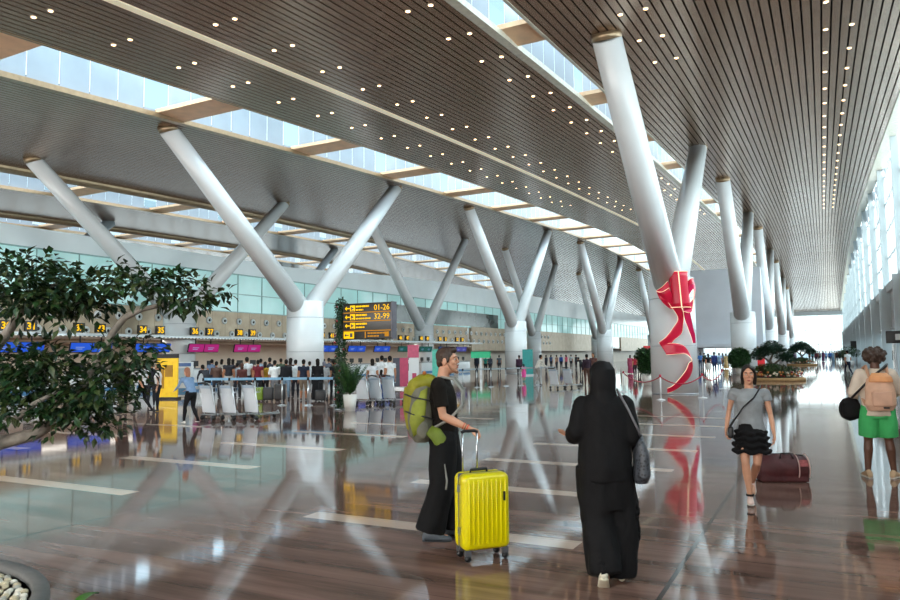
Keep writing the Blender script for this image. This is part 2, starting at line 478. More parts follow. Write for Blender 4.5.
mt.box((XL-.06, 81, 5.03), (.1, 194, .07)); mt.box((XL-.06, 81, 6.35), (.06, 194, .05)); mt.box((XL-.06, 81, 7.78), (.1, 194, .07))
struct('trim_82', mt, M('pale_teal_frame', '8fb5b4', .4))
dkw = MB(); dkw.box((XL-.07, 72, 6.0), (.12, 26, 1.7)); struct('window_4', dkw, M('dark_office_glass', '3b4644', .15, 0, .4, .8))
sb = MB()
n = len(YG); vs = []
top = lambda y: float(np.interp(y, [-20, 45, 62, 110, 180], [8.85, 8.9, 9.8, 10.4, 10.4]))
for y in YG: vs += [(XL-.1, y, 7.8), (XL-.1, y, top(y)), (XL-.6, y, top(y))]
sb.add(vs, [(3*i+k, 3*i+k+1, 3*i+k+4, 3*i+k+3) for i in range(n-1) for k in (0, 1)])
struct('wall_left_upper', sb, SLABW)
bw = MB(); bw.box((-40., 81, 1.4), (.3, 194, 2.8)); struct('wall_left_lower', bw, M('cream_backdrop', 'cfc3b4', .45, 0, .05, .6))
bs = MB(); bs.box((-38.9, 81, 2.75), (2.6, 194, .1)); struct('trim_83', bs, CREAM)
# clerestory behind the left wall
lw = MB(); lw.box((-74, 81, 3.5), (.3, 196, 7)); struct('wall_left_outer', lw, WHITE)
lg = MB(); lg.quad((-74, -16, 7), (-74, YEND, 7), (-74, YEND, 15.5), (-74, -16, 15.5)); struct('window_5', lg, glass_mat('tinted_glass', '9fb4bc'))
lm = MB()
for i in range(66): lm.box((-73.8, -14+2.9*i, 11), (.3, .35, 9))
struct('trim_84', lm, M('grey_mullion', '8b9598', .5))
for yy in (4, 42, 80, 118, 156): area('daylight', (XW+1.2, yy, 9.6), 8.5, 36, 5200, (.93, .98, 1.), (0, PI/2-.25, 0))
area('daylight', (-30, YEND+1.5, 6), 66, 10, 2900, (.95, .99, 1.), (-PI/2, 0, 0))
area('daylight', (-28, -15.7, 4.4), 62, 7.5, 13500, (1., .97, .93), (PI/2-.25, 0, 0))  # fill light added before the solid back wall, brightening surfaces facing the camera
for yy in (10, 60, 110, 150): area('daylight', (-73, yy, 11), 7, 44, 900, (.85, .97, 1.), (0, -PI/2, 0))
# ------------------------------------------------------------------ forked white columns
def column(x, y, label, fork, rad=.93, srad=.5, spread=9.4, joint_z=(), group=None, tops=(1, 1)):
    t = thing('forked_column', label, 'column', (x, y, 0), 0, group)
    b = MB(); b.lathe([(rad, 0), (rad, fork)], n=28); b.build('shaft', WHITE2, t)
    g = MB(); g.lathe([(rad+.006, .0), (rad+.006, .04)], n=28)
    for z in (2.0, fork-.9): g.lathe([(rad+.006, z), (rad+.006, z+.03)], n=28)
    g.build('joint_band', STEEL, t)
    for s in (-1, 1):
        yt = y+s*spread; zt = ZR(yt)
        m = MB(); m.smooth = True
        m.tube([(0, s*.42*rad/.93, fork-.35), (0, s*spread, zt-.03)], [srad*1.06, srad*.80], 20); m.build('strut', WHITE2, t)
        c = MB(); c.tube([(0, s*(spread-.04), zt-.1), (0, s*(spread+.06), zt+.12)], [srad*.84, srad*.84], 20); c.build('strut_cap', M('champagne_lip', '9a8468', .3, .6), t)
    return t
ordn = ['nearest', 'second', 'third', 'fourth', 'fifth']
for k in range(5):
    column(-5.72, 31.4+30*k, ['white forked column wrapped in the red ribbon bow', 'white forked column beside the small round potted bush', 'third white forked column along the right-hand aisle', 'fourth white forked column along the right-hand aisle', 'farthest white forked column along the right-hand aisle'][k], 4.9, .95, .58, 9.5)
for k in range(4):
    column(-25.1, 30.8+30*k, ['large white forked column rising from the left queue crowd', 'white forked column rising just right of the man with the rucksack', 'middle-row forked column left of the woman in black', 'farthest middle-row forked column, beside the ribbon column'][k], 4.75, 1.0, .52, 9.4)
for k in range(4):
    column(-34.8, 30.8+30*k, ['back-row white forked column behind the foliage and check-in canopy', 'back-row white forked column behind the black and yellow direction sign', 'back-row slim forked column just right of the perforated fascia', 'farthest back-row forked column'][k], 4.7, .95, .5, 9.4)
for k in range(3):
    t = thing('ceiling_strut', ['grey slanting strut high behind the leftmost column', 'grey slanting strut high behind the direction sign', 'farthest grey slanting strut high by the left windows'][k], 'strut', (-52., 29+30*k, 0))
    m = MB(); y = 29+30*k
    m.tube([(0, 0, 4.9), (1, 9, ZR(y+9))], .42, 16); m.build('strut', M('grey_strut', 'a4adb3', .35), t)
    m = MB(); m.tube([(0, 0, 0), (0, 0, 5.0)], .7, 16); m.build('shaft', WHITE2, t)

# ------------------------------------------------------------------ recessed downlights
def downlight(x, y):
    z = ZR(y); t = thing('downlight', 'small warm recessed spotlight in the slatted ceiling', 'ceiling light', (x, y, z), 0, 'spotlights in the slatted ceiling')
    m = MB(); m.lathe([(.085, .02), (.085, -.015), (.06, -.02), (.06, .02)], n=14); m.build('trim_ring', M('pale_aluminium', 'd8d4c4', .4, .2), t)
    m = MB(); m.lathe([(.0, -.022), (.058, -.022), (.058, .0)], n=14); m.build('bulb', LAMP, t)
    return t
DL = downlight(-18.65, 8.9); first = True
for xa, ya, n in ((-18.65, 8.9, 20), (-15.05, 9.5, 22), (-10., 11.8, 24), (-4.9, 15.5, 5), (.5, 15.6, 24)):
    for xb in (0, .74):
        for i in range(n):
            y = ya+2.46*i
            if first: first = False; continue
            dup(DL, (xa+xb, y, ZR(y)))
# ------------------------------------------------------------------ check-in hall
CX = -33.5
GOLD = emit_mat('sign_yellow_glow', 'ffc61a', 1.15)
SIGNK = M('sign_black', '17140d', .3)
t = thing('check_in_canopy', 'long white canopy over the check-in desks carrying the numbered signs', 'canopy', (CX, 40.5, 2.9))
m = MB(); m.box((-2., 0, .1), (4., 62, .18)); m.build('roof_slab', WHITE, t)
m = MB(); m.box((.03, 0, .06), (.08, 62, .10)); m.build('edge_trim', STEEL, t)
def dots():
    t_ = NT('dotted_strip'); v = t_.coord(); sx = t_.n('ShaderNodeSeparateXYZ'); t_.l(v, sx.inputs[0])
    f_ = t_.math('LESS_THAN', t_.math('FRACT', t_.math('DIVIDE', sx.outputs[1], .26)), .5)
    t_.bsdf(t_.mix(f_, lin('4a4138'), lin('efe7d6')), .4); return t_.m
m = MB(); m.box((.08, 0, .02), (.03, 62, .05)); m.build('dotted_strip', dots(), t)
Rx = Matrix(((0, 0, 1), (1, 0, 0), (0, 1, 0)))        # text facing +X, reading along +Y
Rx = Matrix(((0, 0, 1), (1, 0, 0), (0, 1, 0)))
pairsY = [20.2, 23.9, 27.7, 31.4, 35.1, 43.7, 47.4, 51.1, 54.9, 58.6, 62.3, 66.0]
num = 30
SCRC = [('blue', '2c5bd0'), ('blue', '2c5bd0'), ('blue', '2f5fc8'), ('magenta', 'a42a72'), ('magenta', 'a42a72'), ('royal blue', '2a4fb8'), ('royal blue', '2a4fb8'), ('royal blue', '2a4fb8'), ('dark green', '24564f'), ('dark green', '24564f'), ('slate blue', '33518a'), ('violet', '4a4a90')]
for i, y in enumerate(pairsY):
    for s in (-.6, .6):
        n = thing('number_sign', 'black check-in sign with a yellow number %d, standing on the white canopy edge' % num, 'sign', (CX-.05, y+s, 2.99+.08), 0, 'numbered check-in signs')
        m = MB(); m.box((0, 0, .29), (.16, .56, .48)); m.build('housing', SIGNK, n)
        m = MB(); m.box((0, 0, .03), (.06, .06, .08)); m.build('stub_post', STEEL, n)
        text_mesh('numeral', str(num), .46, GOLD, n, (.085, 0, .135), Rx, .004, 'CENTER', .012)
        cn, cc = SCRC[i]
        sc = thing('hanging_screen', '%s check-in screen hanging below the number %d sign' % (cn, num), 'screen', (CX+.1, y+s, 2.9), 0, 'screens hanging under the canopy')
        Rt = Euler((0, .25, 0)).to_matrix()
        m = MB(); m.box((0, 0, -.55), (.09, 1.16, .52), Rt); m.build('case', DARKM, sc)
        m = MB(); m.box((.06, 0, -.55), (.03, 1.12, .46), Rt); m.build('display', emit_mat('screen_'+cn.replace(' ', '_'), cc, .9), sc)
        m = MB()
        for k in range(3): m.box((.082, -.15*k*.4, -.45-.09*k), (.012, .6-.12*k, .03), Rt)
        m.build('text_lines', emit_mat('screen_line', '9fb6e8' if 'blue' in cn else 'd8b0c8', .7), sc)
        m = MB(); m.bar((-.02, 0, -.32), (-.02, 0, .0), .05, .05); m.build('hanger', DARKM, sc)
        num += 1
    a, b = num-2, num-1
    d = thing('check_in_desk', 'white check-in desk under the signs %d and %d' % (a, b), 'desk', (CX+.2, y, 0), 0, 'check-in desks')
    m = MB(); m.rbox((0, 0, .55), (.55, 2.7, 1.1), .04); m.build('counter', WHITE2, d)
    m = MB(); m.box((.05, 0, 1.13), (.7, 2.8, .06)); m.build('worktop', M('desk_top_grey', '8f979c', .35), d)
    m = MB(); m.box((.29, 0, .2), (.03, 2.6, .22)); m.build('blue_plinth', M('desk_blue', '4f87b5', .4), d)
    for s in (-.6, .6):
        m = MB(); m.box((-.15, s, 1.42), (.05, .5, .32)); m.box((-.15, s, 1.2), (.05, .08, .16)); m.build('monitor', CHAR, d)
area('canopy_light', (CX-2.2, 40, 2.84), 1.2, 58, 700, (1., .95, .86))
# air nozzles in two rows on the perforated fascia
def nozzle(y, z):
    t = thing('air_nozzle', 'round white air nozzle on the brown fascia above check-in', 'air vent', (XL+.0, y, z), 0, 'air nozzles on the fascia')
    R90 = Euler((0, PI/2, 0)).to_matrix()
    m = MB(); m.lathe([(.24, 0), (.23, .06), (.17, .12), (.11, .10), (.11, .02)], n=18); m.v = [tuple(R90 @ V3(v)) for v in m.v]; m.build('ring', WHITE, t)
    m = MB(); m.ball((.04, 0, 0), (.07, .10, .10), sub=2); m.build('core', BLACK, t); return t
NZ = nozzle(14.4, 4.35)
for i in range(1, 64): dup(NZ, (XL, 14.4+1.42*i, 4.35))
for i in range(64): dup(NZ, (XL, 15.1+1.42*i, 3.42))
# ------------------------------------------------------------------ direction sign on the garland pole
pp = gp(341, 410)
t = thing('direction_sign', 'large black and yellow hanging direction sign beside the garland-wrapped pole', 'sign', (pp.x+.17, pp.y, 2.27))
SW, SH, SD = 1.86, 1.16, .26
m = MB(); m.rbox((SW/2, 0, SH/2), (SW, SD, SH), .02); m.build('housing', SIGNK, t)
m = MB(); m.box((SW+.012, 0, SH/2), (.03, SD+.02, SH+.02)); m.build('end_plate', M('sign_grey_edge', '5c5a63', .4, .4), t)
AMB = emit_mat('sign_amber_line', 'c98a2a', .9)
fy = -SD/2-.006
m = MB()
for z in (.27, .58, .86): m.box((SW/2, fy, z), (SW-.06, .01, .03))
m.build('divider_bars', AMB, t)
Ry = Matrix(((1, 0, 0), (0, 0, -1), (0, 1, 0)))
def arrow_left(m, x, z, s):
    m.box((x+s*.25, fy, z), (s*.9, .012, s*.24)); m.add([(x-s*.55, fy-.006, z), (x-s*.02, fy-.006, z+s*.5), (x-s*.02, fy-.006, z-s*.5)], [(0, 2, 1)])
for zc, num_s in ((1.0, '01-26'), (.72, '32-99'), (.44, None)):
    m = MB(); arrow_left(m, .17, zc, .15); m.build('arrow', GOLD, t)
    m = MB(); m.box((.39, fy, zc), (.19, .012, .19)); f = m.build('pictogram', GOLD, t)
    m = MB(); m.add([(.33, fy-.008, zc+.06), (.33, fy-.008, zc-.06), (.45, fy-.008, zc)], [(0, 1, 2)]); m.box((.39, fy-.008, zc-.075), (.12, .004, .02)); m.build('symbol', SIGNK, f)
    m = MB()
    w_ = (.5, .28) if zc > .9 else ((.42, .56) if num_s else (.42, .34))
    x0 = .52
    for j, (wd, dz, hh) in enumerate(((w_[0], .055, .055), (w_[1], -.055, .045))):
        x = x0; k = 0
        while x < x0+wd:
            ww = min([.11, .08, .14, .06][(k+j) % 4], x0+wd-x); m.box((x+ww/2, fy, zc+dz), (ww, .012, hh)); x += ww+.022; k += 1
    m.build('text_lines', GOLD, t)
    if num_s: text_mesh('gate_numbers', num_s, .255, GOLD, t, (SW-.06, fy, zc-.085), Ry, .005, 'RIGHT')
m = MB(); m.box((.24, fy, .14), (.40, .012, .22)); pn = m.build('lit_panel', GOLD, t)
m = MB(); arrow_left(m, .15, .14, .13); m.v = [(x, y-.008, z) for x, y, z in m.v]; m.box((.34, fy-.008, .14), (.10, .006, .13)); m.build('symbol', SIGNK, pn)
m = MB(); m.box((.88, fy, .14), (.035, .012, .2)); 
for j, (x0, wd, dz) in enumerate(((.97, .6, .05), (.97, .42, -.045))):
    x = x0; k = 0
    while x < x0+wd:
        ww = [.1, .07, .12][(k+j) % 3]; m.box((x+ww/2, fy, .14+dz), (ww, .012, .045)); x += ww+.02; k += 1
m.box((1.69, fy, .15), (.15, .012, .15)); m.build('amber_text', AMB, t)
LEAFD = M('garland_green', '1f3a26', .6, 0, .5, 9.)
def leaf_cloud(mb, c, r, n, ll, lw, up=.2, seed=1, fold=.25, mats=1, hollow=.35):
    "many individually angled leaves inside an ellipsoid"
    rng = random.Random(seed); c = V3(c)
    for i in range(n):
        while True:
            d = V3((rng.uniform(-1, 1), rng.uniform(-1, 1), rng.uniform(-1, 1)))
            if hollow < d.length < 1: break
        p = c+V3((d.x*r[0], d.y*r[1], d.z*r[2]))
        ax = (V3((d.x, d.y, d.z*.6+up))+V3((rng.uniform(-1, 1), rng.uniform(-1, 1), rng.uniform(-.9, .5)))*.8).normalized()
        sd = ax.cross(V3((rng.uniform(-.6, .6), rng.uniform(-.6, .6), 1))).normalized(); nn = sd.cross(ax)
        L = ll*rng.uniform(.7, 1.2); W = lw*rng.uniform(.8, 1.2)
        q = [p, p+ax*L*.45+sd*W/2+nn*W*fold, p+ax*L-nn*L*.12, p+ax*L*.45-sd*W/2+nn*W*fold, p+ax*L*.5]
        mb.cur = rng.randrange(mats)
        mb.add(q, [(0, 1, 4), (1, 2, 4), (0, 4, 3), (4, 2, 3)], False)
    mb.cur = 0
t = thing('garland_pole', 'pole wrapped in a thick dark green garland beside the black direction sign', 'pole', (pp.x, pp.y, 0))
m = MB(); m.cyl((0, 0, 0), (0, 0, 3.52), .05); m.lathe([(.2, 0), (.2, .03), (.06, .05)]); m.build('post', STEEL, t)
m = MB()
for i in range(26): leaf_cloud(m, (0, 0, .12+.135*i), (.17, .17, .12), 110, .11, .05, .1, 50+i, mats=2, hollow=.3)
m.build('garland', [LEAFD, M('garland_green_light', '2f5a34', .6, 0, .4, 9.)], t)
rng = random.Random(3)
for i in range(14):
    a = rng.uniform(PI, 2*PI); m = MB(); m.ball((.2*math.cos(a), .2*math.sin(a), .35+.23*i), .035, sub=1); m.build('red_berry', M('berry_red', 'b3203a', .4), t)

# ------------------------------------------------------------------ pots and plants
POTW = M('white_ceramic', 'e6e4de', .3, 0, .03)
LEAFA = M('leaf_dark', '1c3a1c', .42, 0, .45, 5.); LEAFB = M('leaf_mid', '33592a', .42, 0, .4, 5.); LEAFC = M('leaf_olive', '4e5a2c', .45, 0, .4, 5.)
BARK = M('bark_grey', '6f665c', .8, 0, .3, 14., bump=.5); SOIL = M('soil', '3a2c22', .95, 0, .4, 20., bump=.5)
def pot(t, r, h):
    m = MB(); m.lathe([(r*.72, 0), (r*.9, h*.5), (r, h), (r*.9, h), (r*.86, h*.9)], n=28); m.build('pot', POTW, t)
    m = MB(); m.lathe([(0, h*.9), (r*.87, h*.9)], n=24); m.build('soil', SOIL, t)
g = gp(350, 411); t = thing('potted_palm', 'bushy green arching plant in a white pot at the foot of the garland pole', 'potted plant', (g.x, g.y, 0))
pot(t, .22, .52); m = MB(); rng = random.Random(9)
stem = MB()
for i in range(40):
    a = rng.uniform(0, 2*PI); L = rng.uniform(.7, 1.25); sp = rng.uniform(.25, .75)
    pts = [V3((math.cos(a)*sp*u*L*.8, math.sin(a)*sp*u*L*.8, .5+L*(u-.35*sp*u*u))) for u in np.linspace(0, 1, 7)]
    stem.tube(pts, .007, 5)
    for j in range(1, 7):
        for s in (-1, 1):
            for k in range(2):
                p = pts[j]-(pts[j]-pts[j-1])*.5*k; d = (pts[j]-pts[j-1]).normalized(); sd = d.cross(V3((0, 0, 1))).normalized()*s
                ax = (d*.7+sd*.8+V3((0, 0, -.2))).normalized(); n_ = ax.cross(d).normalized(); LL = .2*(1.1-j*.08)
                m.cur = rng.randrange(2); m.add([p, p+ax*LL*.5+d*.022, p+ax*LL, p+ax*LL*.5-d*.022], [(0, 1, 2, 3)], False)
m.cur = 0; m.build('fronds', [LEAFA, LEAFB], t); stem.build('stems', LEAFB, t)
g = gp(648, 385); t = thing('potted_shrub', 'tall dark leafy shrub in a white pot left of the ribbon column', 'potted plant', (g.x, g.y, 0))
pot(t, .33, .62); m = MB()
for k, (x, y, z, r) in enumerate(((0, 0, 1.1, .52), (.1, -.2, 1.5, .45), (-.2, .1, 1.6, .4), (0, 0, .85, .4))): leaf_cloud(m, (x, y, z), (r, r, r*.9), 800, .17, .075, .2, 70+k, mats=2)
m.build('foliage', [LEAFA, LEAFB], t); m = MB(); m.tube([(0, 0, .5), (.03, 0, 1.), (0, .02, 1.5)], .035, 8); m.build('trunk', BARK, t)
g = gp(741, 369); t = thing('potted_bush', 'small round clipped bush in a white pot before the second aisle column', 'potted plant', tuple(at_range(739.5, 53)))
pot(t, .36, .55); m = MB(); leaf_cloud(m, (0, 0, 1.25), (.72, .72, .75), 2800, .2, .11, .2, 80, mats=2, hollow=.05); m.build('foliage', [LEAFA, LEAFB], t)
m = MB(); m.tube([(0, 0, .45), (0, 0, 1.2)], .05, 8); m.build('trunk', BARK, t)
FLR = M('flower_red', '9c2f38', .6, 0, .3, 6.); FLW = M('flower_cream', 'e8d8c0', .6, 0, .15, 6.); FLO = M('flower_orange', 'd08a4a', .6, 0, .2, 6.)
def island(x, y, r, hh, label, seed, big=True):
    t = thing('planter_island', label, 'planter', (x, y, 0)); rng = random.Random(seed)
    m = MB(); m.lathe([(r, 0), (r*.99, .16), (r*.93, .2), (r*.9, .1)], n=40); m.build('rim', M('straw_rim', 'b08a5c', .8, 0, .25, 12., bump=.4), t)
    m = MB(); m.lathe([(r*.92, .1), (r*.6, .22), (0, .3)], n=32); m.build('soil', SOIL, t)
    m = MB()
    for i in range(30):
        a = rng.uniform(0, 2*PI); q = rng.uniform(.1, .72)*r; leaf_cloud(m, (q*math.cos(a), q*math.sin(a), .38+.25*(1-q/r)), (.42*r/1.8, .42*r/1.8, .36), 90, .16, .075, .4, seed*50+i, mats=3)
    m.build('shrubs', [LEAFA, LEAFB, LEAFC], t)
    for nm, mt_, k0 in (('red_flowers', FLR, 0), ('cream_flowers', FLW, 1), ('orange_flowers', FLO, 2)):
        m = MB()
        for i in range(36 if big else 16):
            a = rng.uniform(0, 2*PI); q = rng.uniform(.62, .9)*r; m.ball((q*math.cos(a), q*math.sin(a), .28+rng.uniform(0, .25)), (.08, .08, .06), sub=1)
        m.build(nm, mt_, t)
    m = MB(); s = hh/2.3
    m.tube([(0, 0, .2), (.08*s, .05, .7*s), (-.1*s, 0, 1.15*s), (.05*s, 0, 1.5*s)], [.13*s, .10*s, .08*s, .05*s], 10)
    m.tube([(.0, 0, .85*s), (.45*s, .1, 1.25*s), (.7*s, .1, 1.35*s)], [.07*s, .05*s, .03*s], 8); m.tube([(0, 0, .95*s), (-.4*s, -.1, 1.35*s), (-.6*s, 0, 1.5*s)], [.07*s, .05*s, .03*s], 8)
    m.build('trunk', BARK, t)
    m = MB()
    for k, (dx, dy, dz, rr) in enumerate(((0, 0, 2.0, .5), (.55, .1, 1.55, .52), (-.5, 0, 1.7, .5), (.85, -.1, 1.3, .4), (-.75, .1, 1.45, .38), (.3, -.3, 1.85, .42), (-.15, .3, 1.75, .45))):
        leaf_cloud(m, (dx*s, dy*s, dz*s), (rr*s, rr*s, rr*s*.55), 420, .16 if big else .24, .08 if big else .12, .3, seed*90+k, mats=2, hollow=.1)
    m.build('foliage', [LEAFA, M('leaf_bluegreen', '27443a', .5, 0, .4, 5.)], t)
island(-2.85, 47.0, 1.8, 2.35, 'round flower bed with a sculpted bonsai tree in the middle of the aisle', 4)
island(-2.6, 98., 1.7, 2.9, 'second bonsai flower bed farther down the bright aisle', 5, False)
# ------------------------------------------------------------------ aisle signs, hoarding
a = atY(690, 271, 84.); b = atY(760, 271, 84.)
hb = MB(); hb.box(((a.x+b.x)/2, 86., a.z/2+1.1), (b.x-a.x, 4., a.z-2.2)); 
for x in (a.x+.3, b.x-.3): hb.box((x, 86, 1.1), (.6, 3.6, 2.3))
hb.box(((a.x+b.x)/2, 83.6, 2.45), (b.x-a.x+.4, 1.0, .35))
struct('wall_hoarding', hb, M('white_hoarding', 'c9ced6', .5, 0, .05, .5))
p = atD(757, 350, 80); t = thing('hanging_sign', 'small yellow and black sign above the red display beside the second aisle column', 'sign', (p.x, p.y, 0))
m = MB(); m.box((0, 0, 2.3), (.95, .12, .85)); m.build('board', SIGNK, t); m = MB(); m.box((0, -.07, 2.4), (.8, .02, .5)); m.build('yellow_face', GOLD, t); m = MB(); m.cyl((-.4, .1, 0), (-.4, .1, 2.0), .05); m.build('post', STEEL, t)
p = atD(759, 364, 70); t = thing('red_display', 'bright red upright display box left of the bonsai flower bed', 'display', (p.x, p.y, 0))
m = MB(); m.rbox((0, 0, .62), (1.1, .3, 1.2), .03); m.build('cabinet', M('display_red', 'd2232e', .35, emit=.25), t); m = MB(); m.box((0, -.16, 1.1), (.9, .02, .12)); m.build('header', WHITE, t)
p = atD(647, 353, 52); t = thing('red_sign', 'small square red sign on a post behind the dark potted shrub', 'sign', (p.x, p.y, 0))
m = MB(); m.box((0, 0, 2.0), (.5, .06, .5)); m.build('board', M('display_red', 'd2232e', .35), t); m = MB(); m.cyl((0, .03, 0), (0, .03, 1.8), .03); m.lathe([(.2, 0), (.2, .03), (.03, .04)]); m.build('post', STEEL, t)
p = atX(896, 337, 3.2); t = thing('wall_sign', 'black box sign sticking out of the right wall at the frame edge', 'sign', (3.66, p.y, p.z))
m = MB(); m.rbox((-.45, 0, 0), (.9, .2, .62), .02); m.build('box', BLACK, t); m = MB(); m.box((-.35, -.11, 0), (.3, .02, .3)); m.build('white_symbol', WHITE, t); m = MB(); m.box((-.04, 0, 0), (.1, .1, .2)); m.build('bracket', STEEL, t)
p = atD(856, 347, 92); t = thing('overhead_sign', 'dark square board over the far crowd on the right of the aisle', 'sign', (p.x, p.y, 0))
m = MB(); m.box((0, 0, 2.5), (1.2, .2, .95)); m.build('board', CHAR, t); m = MB(); m.cyl((0, .15, 0), (0, .15, 2.2), .06); m.build('post', STEEL, t)
p = atD(848.5, 356, 80); t = thing('aisle_tree', 'dark leafy tree in a tub by the right wall far down the aisle', 'tree', (p.x, p.y, 0))
pot(t, .6, .6); m = MB(); m.tube([(0, 0, .5), (0, 0, 1.4)], .07, 8); m.build('trunk', BARK, t); m = MB()
for k, (dx, dz, r) in enumerate(((0, 1.7, .75), (.6, 1.5, .6), (-.5, 1.4, .5))): leaf_cloud(m, (dx, 0, dz), (r, r, r*.7), 260, .22, .1, .2, 300+k, mats=2)
m.build('foliage', [LEAFA, LEAFB], t)
# right wall: glazed doors in the lower wall
for i, y in enumerate((47.6, 51.4)):
    t = thing('glass_door', ['nearer pale green glazed door leaf in the right wall', 'farther pale green glazed door leaf in the right wall'][i], 'door', (XW-.06, y, .3))
    m = MB(); m.box((0, 0, 1.3), (.05, 1.7, 2.5)); m.build('glass_leaf', M('door_teal_glass', '8fc9bd', .1), t); m = MB()
    for s in (-.85, .85): m.box((-.02, s, 1.3), (.1, .08, 2.6))
    m.box((-.02, 0, 2.58), (.1, 1.78, .08)); m.build('frame', STEEL, t); m = MB(); m.cyl((-.1, .6, .8), (-.1, .6, 1.4), .02); m.build('handle', DARKM, t)
t = thing('fire_extinguisher', 'red fire extinguisher cabinet low on the right wall near the man with the backpack', 'fire cabinet', (XW-.14, 45.2, .35))
m = MB(); m.rbox((0, 0, .8), (.2, .5, 1.4), .03); m.build('cabinet', M('display_red', 'd2232e', .35), t); m = MB(); m.box((-.11, 0, .9), (.02, .34, .8)); m.build('window', DARKM, t)

# ------------------------------------------------------------------ ribbon bow on the first aisle column
RIBC = M('ribbon_crimson', 'd8123c', .33, 0, .06, 2.); RIBP = M('ribbon_pink', 'e21a5c', .3, 0, .06, 2.)
EDGE = emit_mat('led_edge', 'ffe2c0', 1.25)
RB = V3((-5.72, 31.4, 0)); DR = 30.3
FH = V3((-math.sin(YAW), math.cos(YAW), 0)); RH = V3((math.cos(YAW), math.sin(YAW), 0))
CXP = 674.
DCOL = RB.dot(FH)
def ribbon(parent, name, rows, mat, edges=(True, True), th=.035, sub=8):
    "rows: left (px,py), right (px,py), outward distance from the column axis for each edge"
    L = []; Rr = []
    for (lx, ly), (rx, ry), wl, wr in rows:
        for lst, x, y, w in ((L, lx, ly, wl), (Rr, rx, ry, wr)):
            q = atD(x, y, DCOL-w)-RB; lst.append(q)
    def cr(P):
        out = []
        for i in range(len(P)-1):
            p0, p1, p2, p3 = P[max(i-1, 0)], P[i], P[i+1], P[min(i+2, len(P)-1)]
            for k in range(sub):
                u = k/sub; out.append(.5*((2*p1)+(p2-p0)*u+(2*p0-5*p1+4*p2-p3)*u*u+(3*p1-p0-3*p2+p3)*u**3))
        out.append(P[-1]); return out
    L, Rr = cr(L), cr(Rr); n = len(L); K = 7; m = MB(); m.smooth = True
    grid = [[L[i].lerp(Rr[i], j/(K-1)) for j in range(K)] for i in range(n)]
    nor = []
    for i in range(n):
        a = grid[min(i+1, n-1)][3]-grid[max(i-1, 0)][3]; b = Rr[i]-L[i]; c = a.cross(b); nor.append(c.normalized() if c.length > 1e-6 else V3((0, 0, 1)))
    vs = [p+nor[i]*th/2 for i in range(n) for p in grid[i]]+[p-nor[i]*th/2 for i in range(n) for p in grid[i]]
    fs = []; o = n*K
    for i in range(n-1):
        for j in range(K-1):
            fs.append((i*K+j, i*K+j+1, (i+1)*K+j+1, (i+1)*K+j)); fs.append((o+i*K+j, o+(i+1)*K+j, o+(i+1)*K+j+1, o+i*K+j+1))
        for j in (0, K-1): fs.append((i*K+j, (i+1)*K+j, o+(i+1)*K+j, o+i*K+j))
    for i in (0, n-1):
        for j in range(K-1): fs.append((i*K+j, i*K+j+1, o+i*K+j+1, o+i*K+j))
    m.add(vs, fs); ob = m.build(name, mat, parent)
    for on, P in zip(edges, (L, Rr)):
        if on:
            e = MB(); e.tube(P, .014, 6); e.build('lit_edge', EDGE, ob)
    return ob
t = thing('ribbon_bow', 'giant crimson ribbon bow with lit edges tied around the nearest white column', 'ribbon', tuple(RB))
# upright rolled loop, its pale seam facing the hall
m = MB(); m.smooth = True
c0 = atD(677.5, 272, DCOL-1.25)-RB; c1 = atD(681, 307.5, DCOL-1.3)-RB
n = 24; vs = []; fs = []
for i in range(9):
    u = i/8; c = c0.lerp(c1, u); rr = .40-.03*math.sin(u*PI)
    for k in range(n): a = 2*PI*k/n; vs.append(c+RH*math.cos(a)*rr-FH*math.sin(a)*rr*.7)
for i in range(8):
    for k in range(n): fs.append((i*n+k, i*n+(k+1) % n, (i+1)*n+(k+1) % n, (i+1)*n+k))
m.add(vs, fs); lp = m.build('rolled_loop', RIBC, t); so = lp.modifiers.new('s', 'SOLIDIFY'); so.thickness = .04
e = MB(); e.tube([c0.lerp(c1, i/8)-FH*.285+RH*(-.06) for i in range(9)], .026, 6); e.build('lit_seam', EDGE, lp)
for c in (c0, c1):
    e = MB(); e.tube([c+RH*math.cos(2*PI*k/n)*.405-FH*math.sin(2*PI*k/n)*.285 for k in range(n+1)], .014, 6); e.build('lit_edge', EDGE, lp)
# side loops
ribbon(t, 'left_loop', [((668, 281), (670, 287), 1.35, 1.35), ((662, 287), (666, 300), 1.25, 1.3), ((656.5, 291), (660, 299), 1.1, 1.2), ((662, 292), (671, 309), 1.35, 1.25), ((669, 288), (676, 304), 1.45, 1.3)], RIBC, (True, False))
ribbon(t, 'right_loop', [((684, 290), (687, 298), 1.2, 1.2), ((692, 281), (693, 289), 1.25, 1.2), ((695, 286), (693.5, 301), .9, 1.2), ((694, 297), (691, 312), 1.1, 1.25), ((687, 306), (683, 311), 1.3, 1.3)], RIBP, (True, True))
ribbon(t, 'upper_loop', [((684, 285), (684, 291), 1.2, 1.25), ((690, 279), (691, 284), 1.35, 1.3), ((693.5, 279), (694, 287), 1.0, 1.1), ((689, 283), (688, 293), 1.0, 1.0)], RIBC, (True, False))
